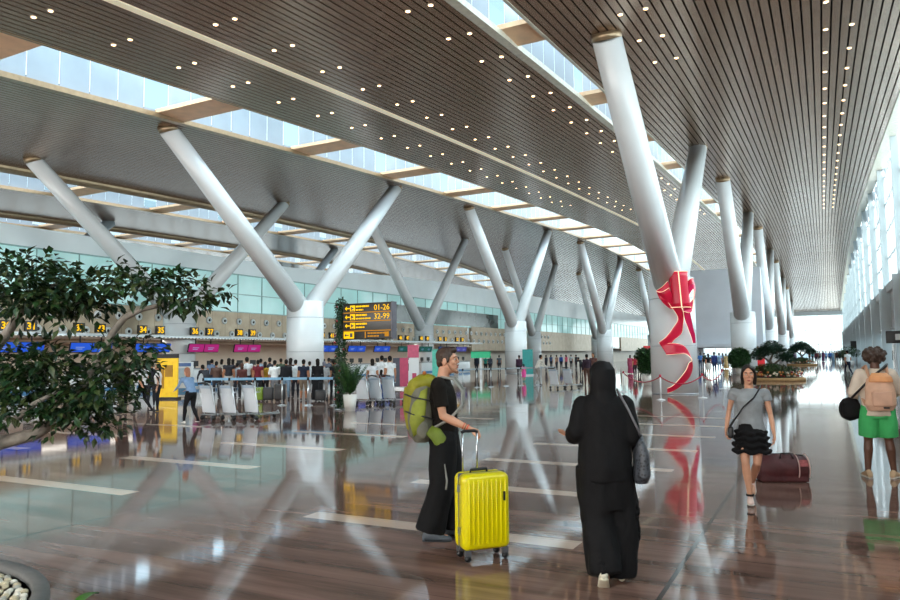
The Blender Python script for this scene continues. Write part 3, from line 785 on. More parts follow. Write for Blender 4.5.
# long tail
ribbon(t, 'long_tail', [((663, 296), (675, 296), 1.3, 1.35), ((671, 306), (683, 312), 1.3, 1.35), ((678, 318), (683, 325), 1.25, 1.25), ((673, 328), (681, 334), 1.3, 1.25), ((666, 337), (673, 341), 1.35, 1.3), ((659, 343), (667, 353), 1.2, 1.3),
    ((667, 343.5), (667.5, 354.5), 1.3, 1.35), ((676, 343.5), (677, 354), 1.4, 1.45), ((684, 346), (686, 354), 1.35, 1.4), ((690, 355), (692, 360), 1.2, 1.3), ((692.5, 366), (689, 363), 1.1, 1.25), ((690, 376), (686, 370), 1.1, 1.35), ((683, 384), (680, 378), 1.3, 1.4), ((675, 390), (673, 385.5), 1.4, 1.45), ((667.5, 393), (667, 388.5), 1.4, 1.4)], RIBC, (True, True))
ribbon(t, 'short_tail', [((683, 308), (689, 307), 1.2, 1.25), ((684.5, 318), (691, 317), 1.15, 1.2), ((688, 328), (693, 327), 1.15, 1.15), ((691, 336), (695, 335), 1.1, 1.1), ((693, 343), (695.5, 343), 1.05, 1.05)], RIBP, (True, False))

# ------------------------------------------------------------------ queue posts
def post(label, loc, ht, belt_to, bcol, matp, group, rope=False):
    t = thing('queue_post', label, 'queue post', (loc.x, loc.y, 0), 0, group)
    m = MB(); m.lathe([(.17, 0), (.17, .015), (.05, .045)], n=20); m.build('base', matp, t)
    m = MB(); m.cyl((0, 0, .03), (0, 0, ht), .028, n=12); m.build('pole', matp, t)
    m = MB(); m.cyl((0, 0, ht-.07), (0, 0, ht+.03), .042, n=12); m.build('head', bcol if rope else DARKM, t)
    if belt_to is not None:
        d = V3((belt_to.x-loc.x, belt_to.y-loc.y, 0)); m = MB()
        if rope: m.tube([d*u+V3((0, 0, ht-.05-.30*4*u*(1-u))) for u in np.linspace(0, 1, 12)], .022, 8)
        else:
            a = math.atan2(d.y, d.x); m.box(d/2+V3((0, 0, ht-.01)), (d.length, .012, .09), Euler((0, 0, a)).to_matrix())
        m.build('rope' if rope else 'belt', bcol, t)
    return t
BELTB = M('belt_blue', '7fb4d6', .5); BELTG = M('belt_grey', '9aa5aa', .5)
P = [gp(x, 405.5) for x in (203, 229, 255, 282, 308, 334)]
wh = ['at the left end of the pale blue belt line', 'second from the left along the pale blue belt line', 'behind the third luggage cart on the pale blue belt line', 'right of the carts on the pale blue belt line', 'before the big column on the pale blue belt line', 'beside the garland pole on the pale blue belt line']
for i, q in enumerate(P): post('steel queue post '+wh[i], q, .97, P[i+1] if i < 5 else None, BELTB, STEEL, 'queue posts with pale blue belts')
P = [gp(463+x, 388-.04*x) for x in (0, 14, 28, 43, 58, 74, 92)]
for i, q in enumerate(P): post('slim white queue post, number %d from the man in black along the middle belt line' % (i+1) if 0 else 'slim steel queue post '+['just right of the man in black', 'second to the right of the man in black', 'third to the right of the man in black', 'standing left of the mid-hall column foot', 'standing right of the mid-hall column foot', 'by the person in white with a cart', 'at the right end of the mid-hall belt line'][i], q, .98, P[i+1] if i < 6 else None, BELTG, STEEL, 'mid-hall queue posts')
ROPE = M('rope_crimson', 'b3243f', .6)
P = [gp(x, y) for x, y in ((624, 392), (661, 400), (703, 398), (723, 389))]
for i, q in enumerate(P): post('white rope post '+['left of the ribbon column near the shrub', 'in front of the ribbon column', 'right of the ribbon tail', 'farthest right of the ribbon column'][i], q, .9, P[i+1] if i < 3 else None, ROPE, WHITE2, 'rope posts around the ribbon column', True)

# ------------------------------------------------------------------ luggage carts
CARTP = M('cart_panel', 'e6edf4', .3, 0, .05, 2.)
def cart(label, loc, rz, group):
    "length along +X, handle end at the origin"
    t = thing('luggage_cart', label, 'luggage cart', (loc.x, loc.y, 0), rz, group)
    m = MB(); m.rbox((.14, 0, .58), (.03, .54, .74), .012, Euler((0, -.16, 0)).to_matrix()); pn = m.build('end_panel', CARTP, t)
    m = MB(); m.box((.045, 0, .93), (.02, .44, .08)); m.build('panel_header', M('cart_header', 'b9cbdc', .4), pn)
    m = MB()
    for s in (-.25, .25): m.tube([(.25, s, .14), (.16, s, .45), (.02, s, 1.02)], .016, 8)
    m.tube([(.02, -.27, 1.02), (.0, 0, 1.04), (.02, .27, 1.02)], .02, 8); m.build('handle_frame', STEEL, t)
    m = MB(); m.tube([(-.02, -.2, 1.02), (-.03, 0, 1.04), (-.02, .2, 1.02)], .026, 8); m.build('grip', CHAR, t)
    m = MB()
    for s in (-.24, .24): m.bar((.1, s, .16), (1.12, s*.45, .13), .035, .03)
    for x in (.25, .5, .8, 1.1): m.bar((x, -.24+x*.11, .15), (x, .24-x*.11, .15), .03, .025)
    m.tube([(1.12, -.11, .13), (1.16, 0, .2), (1.12, .11, .13)], .018, 8); m.build('base_frame', STEEL, t)
    m = MB()
    for z in (.78, .9): m.tube([(.08, -.22, z), (.32, -.2, z), (.32, .2, z), (.08, .22, z)], .008, 6)
    for y in (-.2, -.1, 0, .1, .2): m.tube([(.32, y, .9), (.31, y, .76), (.09, y, .76)], .006, 6)
    m.build('basket', STEEL, t)
    for x, y in ((.16, -.24), (.16, .24), (1.02, 0)):
        m = MB(); R = Euler((PI/2, 0, 0)).to_matrix(); k = MB(); k.lathe([(.065, -.018), (.07, 0), (.065, .018)], n=16); m.add([R @ V3(v)+V3((x, y, .07)) for v in k.v], k.f, True); m.build('wheel', BLACK, t)
    return t
for i, (x, y) in enumerate(((203, 421), (223.5, 421), (246, 420.5))):
    cart(['left luggage cart of the three in front of the queue', 'middle luggage cart of the three in front of the queue', 'right luggage cart of the three in front of the queue'][i], gp(x, y), HEAD_R+.98, 'white luggage carts by the queue')
for i, (x, y) in enumerate(((359, 405.5), (372.5, 405), (386, 404.5))):
    cart(['leftmost luggage cart of the row behind the potted palm', 'middle luggage cart of the row behind the potted palm', 'rightmost luggage cart of the row behind the potted palm'][i], gp(x, y), HEAD_R+.98, 'luggage carts behind the palm')
cart('luggage cart pushed by the person in white in mid-hall', gp(552, 389), HEAD_R+.7, 'mid-hall luggage carts')
cart('luggage cart standing right of the person in white in mid-hall', gp(566, 388), HEAD_R+.7, 'mid-hall luggage carts')
# ------------------------------------------------------------------ boards and kiosks
def board(name, label, cat, px, py, wd, ht, rz, parts, D=None):
    g = gp(px, py); t = thing(name, label, cat, (g.x, g.y, 0), rz)
    for nm, x, z, w_, h_, mt_, dep in parts: m = MB(); m.box((x, -dep/2-.02 if dep < .06 else 0, z), (w_, dep, h_)); m.build(nm, mt_, t)
    return t
YEL = M('board_yellow', 'f0c21c', .45, emit=.15)
board('yellow_notice_board', 'tall bright yellow notice board behind the two white-shirted crew', 'notice board', 167, 399, 1, 1.9, YAW-.2,
      [('panel', 0, .93, 1.0, 1.7, YEL, .08), ('header', 0, 1.84, 1.02, .18, CHAR, .1), ('foot', 0, .04, 1.1, .08, DARKM, .4), ('dark_print', .1, 1.2, .35, .5, M('print_ochre', 'a87818', .5), .05), ('text_block', -.25, .9, .25, .9, M('print_ochre', 'a87818', .5), .045)])
board('info_kiosk', 'white and blue information kiosk right of the yellow notice board', 'kiosk', 184, 397, .7, 1.6, YAW-.1,
      [('cabinet', 0, .8, .75, 1.55, WHITE2, .2), ('blue_header', 0, 1.45, .7, .15, M('kiosk_blue', '4a6fae', .4), .24), ('screen', 0, 1.05, .6, .5, M('kiosk_screen', '9fb4c4', .3), .23), ('blue_base', 0, .25, .76, .3, M('desk_blue', '4f87b5', .4), .23)])
board('red_banner', 'dark and red upright banner stand right of the rear carts', 'banner', 400, 389, .5, 1.7, YAW,
      [('dark_side', -.18, .88, .36, 1.5, M('banner_slate', '4b4f5c', .5), .1), ('red_side', .22, .88, .44, 1.5, M('banner_rose', 'c24a6c', .5), .1), ('foot', 0, .05, .9, .1, STEEL, .3)])
board('pink_panel_stand', 'tall pink sign stand on white legs left of the man in black', 'sign', 413.5, 391, .6, 2.2, YAW,
      [('pink_panel', 0, 1.95, .55, .62, M('panel_pink', 'd0607e', .5), .08), ('white_panel', .03, 1.0, .5, 1.25, WHITE2, .08), ('red_print', .05, .7, .2, .35, M('banner_rose', 'c24a6c', .5), .05), ('foot', 0, .18, .6, .35, M('panel_pale', 'e0c4cc', .5), .2)])
board('white_kiosk', 'white ticket machine between the red banner and the pink sign stand', 'kiosk', 407, 386.5, .5, 1.4, YAW,
      [('cabinet', 0, .75, .5, 1.5, WHITE2, .3), ('screen', 0, 1.1, .36, .4, CHAR, .33)])
board('teal_banner', 'narrow teal banner right of the mid-hall column foot', 'banner', 528, 375.5, .8, 2.1, YAW,
      [('panel', 0, 1.1, .85, 2.1, M('banner_teal', '2f8f8c', .5, emit=.05), .08), ('foot', 0, .05, 1., .1, STEEL, .4)])
board('green_banner', 'green lit panel at the far check-in desks behind the man in black', 'banner', 481, 375, 1, 1, YAW,
      [('panel', 0, 1.75, 1.7, .55, M('banner_green', '2fae7c', .4, emit=.2), .1), ('stand', 0, .75, .2, 1.5, STEEL, .1)])
board('teal_pillar_sign', 'turquoise upright light box by the man\'s neck at check-in', 'sign', 437, 378, .6, 2, YAW,
      [('panel', 0, 1.1, .7, 2.2, M('banner_turquoise', '57bda8', .4, emit=.1), .2), ('foot', 0, .05, .8, .1, STEEL, .4)])
# ------------------------------------------------------------------ people
SKINL = M('skin_light', 'd09a7c', .5, 0, .05, 12.); SKINM = M('skin_tan', 'b07a5a', .5, 0, .05, 12.); SKIND = M('skin_brown', '5b3a2a', .5, 0, .06, 12.)
HAIRK = M('hair_black', '17120f', .5, 0, .4, 30.); HAIRB = M('hair_brown', '3a271b', .55, 0, .4, 30.)
EYEW = M('eye_white', 'e8e4de', .25); EYEK = M('eye_dark', '1c120c', .2); LIPS = M('lips', 'a8564e', .45)
CLOTHK = M('cloth_black', '0d0d0f', .8, 0, .3, 20., spec=.25)
def R3(z=0, x=0, y=0): return Euler((x, y, z), 'ZXY').to_matrix() if 0 else (Matrix.Rotation(z, 3, 'Z') @ Matrix.Rotation(x, 3, 'X') @ Matrix.Rotation(y, 3, 'Y'))
def base_joints(h):
    s = h/1.75
    return dict(s=s, pel=V3((0, 0, .95*s)), waist=V3((0, 0, 1.08*s)), chest=V3((0, .0, 1.30*s)), neck=V3((0, -.015*s, 1.46*s)), head=V3((0, .015*s, 1.635*s)),
        shL=V3((-.185*s, -.01, 1.42*s)), shR=V3((.185*s, -.01, 1.42*s)), elL=V3((-.23*s, -.02, 1.13*s)), elR=V3((.23*s, -.02, 1.13*s)), wrL=V3((-.24*s, .05, .88*s)), wrR=V3((.24*s, .05, .88*s)),
        hipL=V3((-.095*s, 0, .92*s)), hipR=V3((.095*s, 0, .92*s)), knL=V3((-.10*s, .02, .50*s)), knR=V3((.10*s, .02, .50*s)), anL=V3((-.105*s, 0, .085*s)), anR=V3((.105*s, 0, .085*s)), hr=R3())
def add_head(m, J, full=True):
    s = J['s']; c = J['head']; R = J['hr']
    q = lambda x, y, z: c+R @ V3((x*s, y*s, z*s))
    m.ball(q(0, -.012, .025), (.074*s, .092*s, .092*s), R, 3); m.ball(q(0, .022, -.05), (.058*s, .066*s, .075*s), R, 3)
    if full:
        m.ball(q(0, .066, -.098), (.024*s, .022*s, .02*s), R); m.ball(q(0, .078, .03), (.05*s, .018*s, .016*s), R)
        m.tube([q(0, .085, .022), q(0, .102, -.018), q(0, .088, -.026)], [.009*s, .014*s, .010*s], 10); m.ball(q(0, .101, -.018), (.015*s, .013*s, .011*s), R)
        for e in (-1, 1):
            m.ball(q(e*.012, .09, -.024), .010*s); m.ball(q(e*.042, .062, -.022), (.024*s, .022*s, .022*s), R)
            m.loft([(q(e*.072, -.01, -.01), R @ V3((0, .018*s, 0)), R @ V3((0, 0, .032*s))), (q(e*.086, -.016, -.008), R @ V3((0, .020*s, 0)), R @ V3((0, 0, .034*s)))], 12)
        m.ball(q(0, .084, -.058), (.026*s, .012*s, .008*s), R); m.ball(q(0, .084, -.07), (.022*s, .012*s, .008*s), R)
def add_trunk(m, J, fem=False, g=0.):
    s = J['s']; X = V3((1, 0, 0)); Y = V3((0, 1, 0)); p, w, c, n = J['pel'], J['waist'], J['chest'], J['neck']
    k = .92 if fem else 1.
    sx = (J['shR']-J['shL']).normalized()
    m.loft([(p+V3((0, 0, -.12*s)), X*(.10*s+g), Y*(.08*s+g)), (p+V3((0, -.005, -.03*s)), X*((.178 if fem else .168)*s+g), Y*(.118*s+g)), (w, X*((.132 if fem else .150)*s+g), Y*((.092 if fem else .105)*s+g)),
            (w.lerp(c, .5)+V3((0, .01*s, 0)), X*(.152*k*s+g), Y*(.11*s+g)), (c+V3((0, .005*s, 0)), sx*(.172*k*s+g), Y*((.128 if fem else .122)*s+g)), (c.lerp(n, .55), sx*(.165*k*s+g), Y*(.092*s+g)), (c.lerp(n, .85), sx*(.10*s+g), Y*(.06*s+g)), (n, sx*(.06*s+g), Y*(.055*s+g))], 24)
    for a in ('L', 'R'): m.cap(J['sh'+a]+V3((0, 0, -.02*s)), J['chest'].lerp(J['sh'+a], .35), .062*k*s+g, .075*s+g)
def add_hand(m, w, d, n, s, thumb=1, curl=(.25, .35, .3), spread=.0):
    "palm with four bent fingers of unequal length and a thumb leaving its side"
    d = d.normalized(); n = (n-d*n.dot(d)).normalized(); t = d.cross(n).normalized()*thumb
    s *= 1.0
    m.loft([(w, t*.026*s, n*.019*s), (w+d*.03*s, t*.036*s, n*.018*s), (w+d*.075*s, t*.042*s, n*.015*s), (w+d*.092*s, t*.040*s, n*.011*s)], 16)
    for i, L in enumerate((.9, 1., .95, .75)):
        o = (.031-.021*i)*s; p = w+d*(.088-.004*abs(i-1.3))*s+t*o; dd = d+t*(spread*(1.5-i)); ang = 0; r = (.0092, .0095, .009, .008)[i]*s
        for ln, cu in ((.043, curl[0]), (.028, curl[1]), (.022, curl[2])):
            ang += cu; e = (dd*math.cos(ang)+n*math.sin(ang)).normalized(); q = p+e*ln*L*s; m.cap(p, q, r, r*.92); p = q; r *= .92
    p = w+d*.03*s+t*.028*s; e = (d*.7+t*.7+n*.25).normalized(); q = p+e*.042*s; m.cap(p, q, .0125*s, .0105*s)
    e2 = (d*.9+t*.2+n*.35).normalized(); m.cap(q, q+e2*.034*s, .0105*s, .0085*s)
def add_limbs(m, J, fem=False, hands=None, arms=True, legs=True, feet=True, k=1.):
    s = J['s']; f = .88 if fem else 1.
    f *= k
    if arms:
        for a, th in (('L', 1), ('R', -1)):
            sh, el, wr = J['sh'+a], J['el'+a], J['wr'+a]
            m.tube([sh, sh.lerp(el, .4), el], [.052*f*s, .047*f*s, .036*f*s], 14); m.ball(sh, .054*f*s); m.ball(el, .037*f*s)
            m.tube([el, el.lerp(wr, .35), wr], [.036*f*s, .040*f*s, .025*f*s], 14); m.ball(wr, .026*f*s)
            if hands is None:
                d = (wr-el).normalized(); m.loft([(wr, V3((.02, 0, 0))*s, V3((0, .03, 0))*s), (wr+d*.06*s, V3((.02, 0, 0))*s, V3((0, .042, 0))*s), (wr+d*.12*s, V3((.016, 0, 0))*s, V3((0, .038, 0))*s), (wr+d*.17*s, V3((.01, 0, 0))*s, V3((0, .02, 0))*s)], 10)
            elif a in hands: m_ = hands[a]; add_hand(m, wr, m_['d'], m_['n'], s*f**.5, th, m_.get('curl', (.3, .4, .3)))
    if legs:
        for a in 'LR':
            hp, kn, an = J['hip'+a], J['kn'+a], J['an'+a]
            m.tube([hp, hp.lerp(kn, .3), hp.lerp(kn, .7), kn], [.088*s*k, .084*s*k, .064*s*k, .052*s*k], 16); m.ball(hp, .09*s*k); m.ball(kn, .053*s*k)
            m.tube([kn, kn.lerp(an, .3)+V3((0, -.012*s, 0)), kn.lerp(an, .65), an], [.050*s*k, .056*s*k, .042*s*k, .033*s*k], 16); m.ball(an, .035*s*k)
            if feet:
                d = J.get('foot'+a, V3((0, 1, 0))).normalized()
                m.cap(an+V3((0, 0, -.045*s))-d*.03*s, an+V3((0, 0, -.055*s))+d*.13*s, .034*s, .026*s)
def add_shoe(m, an, d, s, sole=False):
    d = d.normalized(); u = d.orthogonal(); t = V3((0, 0, 1)).cross(d)
    if t.length < .05: t = V3((1, 0, 0))
    t.normalize(); u = d.cross(t); u = u if u.z > 0 else -u
    b = an-u*.05*s
    hs = ((-.085, .028, .03), (-.06, .036, .05), (0, .037, .055), (.06, .043, .036), (.11, .046, .028), (.155, .036, .022), (.175, .018, .014))
    if not sole: m.loft([(b+d*x*s+u*(h-.03)*s, t*w*s, u*h*s) for x, w, h in hs], 16)
    else: m.loft([(b+d*x*s-u*.028*s, t*(w+.004)*s, u*.012*s) for x, w, h in hs], 16)
def face_details(t, J, brow=HAIRB, lips=True):
    s = J['s']; c = J['head']; R = J['hr']; q = lambda x, y, z: c+R @ V3((x*s, y*s, z*s))
    for e in (-1, 1):
        m = MB(); m.ball(q(e*.031, .0735, .008), (.014*s, .009*s, .008*s), R); o = m.build('eye', EYEW, t)
        m = MB(); m.ball(q(e*.031, .081, .008), .0058*s, sub=1); m.build('iris', EYEK, o)
        m = MB(); m.tube([q(e*.014, .094, .030), q(e*.034, .090, .036), q(e*.053, .076, .030)], [.004*s, .005*s, .003*s], 6); m.build('eyebrow', brow, t)
    if lips:
        m = MB(); m.ball(q(0, .092, -.061), (.024*s, .007*s, .006*s), R); m.ball(q(0, .090, -.070), (.02*s, .007*s, .006*s), R); m.build('lips', LIPS, t)
NEARV = .0065
# --- man in black with the rucksack -----------------------------------------------------------
mp = gp(446, 538); man_h = 1.79; MH = HEAD_R-.08
t = thing('person', 'man in black t-shirt and wide black trousers wearing a yellow-green rucksack', 'person', (mp.x, mp.y, 0), MH-PI/2)
J = base_joints(man_h); s = J['s']
for k in ('chest', 'neck', 'head', 'shL', 'shR'): J[k] = J[k]+V3((0, -.03, 0))
J['neck'] += V3((0, .03, 0)); J['head'] += V3((0, .05, 0))
J['elR'] = V3((.20, .0, 1.16)); J['wrR'] = V3((.215, .245, 1.045)); J['elL'] = V3((-.23, -.02, 1.13)); J['wrL'] = V3((-.22, .02, .90))
J['knL'] = V3((-.10, .06, .50)); J['anL'] = V3((-.11, .07, .085)); J['knR'] = V3((.10, -.03, .50)); J['anR'] = V3((.11, -.12, .09))
J['hr'] = R3(-.12, .03)
m = MB(); add_trunk(m, J); add_head(m, J); m.tube([J['neck']+V3((0, 0, -.03)), J['head']+V3((0, -.03, -.06))], [.062, .056], 16)
HD = dict(R=dict(d=V3((-.1, .93, -.35)), n=V3((-.35, -.25, -.9)), curl=(.75, 1.05, .7)), L=dict(d=V3((0, .5, -.85)), n=V3((1, 0, 0))))
add_limbs(m, J, hands=HD); put('body', voxel(m, 'body', .0055, 3), SKINL, t)
m = MB(); add_trunk(m, J, g=.016)
for a in 'LR': m.tube([J['sh'+a], J['sh'+a].lerp(J['el'+a], .35), J['sh'+a].lerp(J['el'+a], .72)], [.072, .068, .066], 16); m.ball(J['sh'+a], .072)
m.loft([(J['pel']+V3((0, -.01, -.09)), V3((.19, 0, 0)), V3((0, .14, 0))), (J['waist'], V3((.172, 0, 0)), V3((0, .128, 0))), (J['chest'], V3((.18, 0, 0)), V3((0, .138, 0)))])
m.tube([J['neck']+V3((0, 0, -.06)), J['neck']+V3((0, 0, .005))], [.085, .072], 18)
put('t_shirt', voxel(m, 't_shirt', .009, 3, .007, 9.), M('tshirt_black', '17130f', .85, 0, .25, 20., spec=.2), t)
m = MB(); m.loft([(J['pel']+V3((0, -.005, -.1)), V3((.15, 0, 0)), V3((0, .13, 0))), (J['pel']+V3((0, 0, .03)), V3((.185, 0, 0)), V3((0, .135, 0))), (J['waist']+V3((0, 0, -.02)), V3((.16, 0, 0)), V3((0, .12, 0)))])
for a in 'LR':
    hp, kn, an = J['hip'+a], J['kn'+a], J['an'+a]
    m.tube([hp, hp.lerp(kn, .4), kn, kn.lerp(an, .5)+V3((0, -.01, 0)), an+V3((0, -.02, .0))], [.125, .13, .125, .13, .14], 20); m.ball(hp, .125)
put('trousers', voxel(m, 'trousers', .011, 3, .016, 6., 3.), CLOTHK, t)
for a in 'LR':
    m = MB(); add_shoe(m, J['an'+a]+V3((0, 0, -.005)), V3((0, 1, 0)), s*1.02); sh = m.build('shoe', M('shoe_grey', '4c545c', .6), t); m = MB(); add_shoe(m, J['an'+a]+V3((0, 0, -.005)), V3((0, 1, 0)), s*1.02, True); m.build('sole', M('sole_dark', '20242a', .7), sh)
q = lambda x, y, z: J['head']+J['hr'] @ V3((x*s, y*s, z*s))
m = MB(); m.ball(q(0, -.022, .042), (.080*s, .092*s, .088*s), J['hr'], 3); m.ball(q(0, .045, .095), (.058*s, .05*s, .035*s), J['hr']); m.ball(q(0, -.06, -.01), (.066*s, .05*s, .07*s), J['hr'])
for e in (-1, 1): m.ball(q(e*.07, .012, .015), (.012*s, .022*s, .04*s), J['hr'])
put('hair', voxel(m, 'hair', .007, 2, .006, 40.), HAIRB, t)
m = MB()
for e in (-1, 1): m.tube([q(e*.070, .012, -.03), q(e*.062, .04, -.075), q(e*.03, .078, -.11), q(0, .088, -.115)], [.008, .012, .014, .014], 8)
m.tube([q(-.028, .09, -.05), q(0, .101, -.046), q(.028, .09, -.05)], .007, 8); put('beard', voxel(m, 'beard', .006, 1, .003, 60.), M('stubble_brown', '9a6b50', .7, 0, .3, 40.), t)
face_details(t, J)
wr = J['wrR']; dv = (J['wrR']-J['elR']).normalized()
for k, (u, c) in enumerate(((.022, 'd2452f'), (.04, '7a5a3c'), (.06, 'c25a3a'))):
    m = MB(); m.tube([wr-dv*u, wr-dv*(u-.01)], .032, 16); m.build('wristband', M('band_%d' % k, c, .6), t)
man = t; manJ = J
# rucksack worn on his back (a thing of its own, in the same frame)
bk = thing('rucksack', 'large yellow-green hiking rucksack with grey sides on the back of the man in black', 'backpack', (mp.x+.085*math.cos(MH), mp.y+.085*math.sin(MH), -.03), MH-PI/2)
YG_ = M('ruck_lime', '8f8a1a', .65, 0, .2, 9., bump=.3); GY = M('ruck_grey', '6b6a5c', .7, 0, .2, 9., bump=.3); LG = M('ruck_green', '66781c', .6, 0, .2, 9.)
m = MB(); m.loft([((0, -.30, .93), (.12, 0, 0), (0, .08, 0)), ((0, -.305, 1.0), (.155, 0, 0), (0, .125, .0)), ((0, -.315, 1.2), (.165, 0, 0), (0, .15, 0)), ((0, -.31, 1.38), (.16, 0, 0), (0, .145, 0)), ((0, -.28, 1.5), (.14, 0, 0), (0, .11, 0))], 24)
put('main_bag', voxel(m, 'main_bag', .012, 3, .012, 9., 1.), GY, bk)
m = MB(); m.ball((0, -.29, 1.48), (.155, .155, .10), R3(0, .25)); m.loft([((0, -.39, 1.05), (.11, 0, 0), (0, .06, 0)), ((0, -.405, 1.25), (.13, 0, 0), (0, .075, 0)), ((0, -.37, 1.45), (.135, 0, 0), (0, .1, 0))])
put('lid', voxel(m, 'lid', .012, 3, .01, 10., 2.), YG_, bk)
for e in (-1, 1):
    m = MB(); m.ball((e*.15, -.28, 1.06), (.03, .07, .09)); put('side_pocket', voxel(m, 'side_pocket', .01, 2, .006, 14.), GY, bk)
    for z in (1.18, 1.34):
        m = MB(); m.tube([(e*.14, -.17, z-.03), (e*.168, -.25, z), (e*.172, -.36, z+.02), (e*.13, -.45, z+.05)], .008, 6); m.build('compression_strap', CHAR, bk)
    m = MB(); m.tube([(e*.11, -.2, 1.47), (e*.13, -.10, 1.545), (e*.135, .01, 1.53), (e*.145, .095, 1.42), (e*.165, .09, 1.28), (e*.19, -.02, 1.16), (e*.16, -.2, 1.06)], .014, 8); m.v = [(x, y, z) for x, y, z in m.v]; m.build('shoulder_strap', M('strap_grey', '8f8f88', .7), bk)
    m = MB(); m.loft([((e*.16, -.22, 1.06), (.02, 0, 0), (0, .03, .04)), ((e*.195, -.15, 1.02), (.025, 0, 0), (0, .045, .05)), ((e*.205, -.10, .95), (.022, 0, 0), (0, .045, .05)), ((e*.2, -.07, .87), (.012, 0, 0), (0, .02, .03))], 14); m.build('hip_wing', LG, bk)
    m = MB(); m.tube([(e*.205, -.08, .88), (e*.225, -.07, .74), (e*.22, -.05, .6), (e*.225, -.06, .52)], .009, 6); m.build('dangling_strap', M('strap_grey', '8f8f88', .7), bk)
for e in (-1, 1):
    m = MB(); m.loft([((e*.135, -.33, 1.02), (.02, 0, 0), (0, .04, .03)), ((e*.155, -.33, 1.15), (.025, 0, 0), (0, .075, .02)), ((e*.155, -.31, 1.30), (.025, 0, 0), (0, .07, .02)), ((e*.135, -.27, 1.43), (.02, 0, 0), (0, .04, .02))], 16); m.build('side_panel', M('ruck_olive', '8c9434', .7, 0, .25, 9., bump=.3), bk)
m = MB(); m.ball((0, -.455, 1.22), (.075, .02, .055)); m.build('mesh_patch', M('ruck_pale', 'a9ad6a', .7), bk)
m = MB(); m.ball((.05, -.27, 1.585), (.03, .02, .02)); m.build('grab_loop', M('ruck_orange', 'b8682a', .6), bk)

# --- woman in black, seen from behind -----------------------------------------------------------
wp = gp(608, 582); WHD = HEAD_F-.10
t = thing('person', 'woman in black headscarf, loose black top and wide black trousers walking away', 'person', (wp.x, wp.y, 0), WHD-PI/2)
J = base_joints(1.66); s = J['s']
J['shL'].x = -.165; J['shR'].x = .165; J['elL'] = V3((-.205, -.02, 1.13)); J['wrL'] = V3((-.225, .17, 1.07)); J['elR'] = V3((.20, -.02, 1.10)); J['wrR'] = V3((.19, .17, .98))
J['knL'] = V3((-.06, .0, .48)); J['anL'] = V3((-.035, -.12, .12)); J['knR'] = V3((.10, .05, .48)); J['anR'] = V3((.10, .05, .085))
m = MB(); add_trunk(m, J, True); add_head(m, J); m.tube([J['neck']+V3((0, 0, -.03)), J['head']+V3((0, -.02, -.05))], [.05, .047], 14)
add_limbs(m, J, True, hands=dict(L=dict(d=V3((-.65, .7, .12)), n=V3((0, 0, 1)), curl=(.15, .2, .2)), R=dict(d=V3((-.2, .9, -.1)), n=V3((-1, 0, 0)))))
put('body', voxel(m, 'body', .006, 3), SKINM, t); face_details(t, J, HAIRK)
m = MB(); c = J['head']
m.loft([(c+V3((0, -.03, .115)), V3((.02, 0, 0)), V3((0, .02, 0))), (c+V3((0, -.02, .105)), V3((.06, 0, 0)), V3((0, .07, 0))), (c+V3((0, -.022, .05)), V3((.098, 0, 0)), V3((0, .112, 0))), (c+V3((0, -.03, -.03)), V3((.104, 0, 0)), V3((0, .105, 0))), (c+V3((0, -.035, -.11)), V3((.098, 0, 0)), V3((0, .095, 0))), (c+V3((0, -.03, -.18)), V3((.12, 0, 0)), V3((0, .11, 0))), (c+V3((0, -.02, -.235)), V3((.165, 0, 0)), V3((0, .125, 0)))], 24)
me = voxel(m, 'headscarf', .009, 3, .007, 12.); put('headscarf', me, M('scarf_black', '0b0b0d', .75, 0, .3, 16., spec=.25), t)
m = MB(); X = V3((1, 0, 0)); Y = V3((0, 1, 0))
m.loft([(V3((0, -.01, .76)), X*.20, Y*.15), (V3((0, -.012, .86)), X*.205, Y*.16), (V3((0, -.01, 1.05)), X*.195, Y*.15), (V3((0, 0, 1.22)), X*.195, Y*.15), (V3((0, 0, 1.33)), X*.19, Y*.14), (V3((0, -.01, 1.40)), X*.12, Y*.10)], 28)
for a in 'LR':
    m.tube([J['sh'+a]+V3((0, 0, -.02)), J['sh'+a].lerp(J['el'+a], .6), J['el'+a]], [.075, .08, .08], 16); m.ball(J['sh'+a]+V3((0, 0, -.02)), .075); m.ball(J['el'+a], .08)
    m.tube([J['el'+a], J['el'+a].lerp(J['wr'+a], .85)], [.08, .062], 16)
put('top', voxel(m, 'top', .011, 3, .022, 6., 5.), CLOTHK, t)
m = MB(); m.loft([(V3((0, 0, .55)), X*.18, Y*.14), (V3((0, 0, .86)), X*.19, Y*.15)])
for a, dx in (('L', -.02), ('R', .03)):
    hp, kn, an = J['hip'+a], J['kn'+a], J['an'+a]
    m.tube([hp, hp.lerp(kn, .5), kn, kn.lerp(an, .5), an+V3((0, -.01, -.04 if a == 'R' else -.02))], [.125, .135, .138, .135, .125], 20)
put('trousers', voxel(m, 'trousers', .011, 3, .034, 6., 8.), CLOTHK, t)
WSH = M('shoe_cream', 'd6d0bb', .5)
m = MB(); add_shoe(m, V3((-.05, -.17, .12)), V3((.05, .62, -.42)), s*.95); sh = m.build('shoe', WSH, t); m = MB(); add_shoe(m, V3((-.05, -.17, .12)), V3((.05, .62, -.42)), s*.95, True); m.build('sole', M('sole_ivory', 'e6e0c8', .6), sh)
m = MB(); add_shoe(m, J['anR'], V3((0, 1, 0)), s*.95); m.build('shoe', WSH, t)
bg_ = thing('shoulder_bag', 'dark patterned shoulder bag at the right hip of the woman in black', 'bag', (wp.x, wp.y, 0), WHD-PI/2)
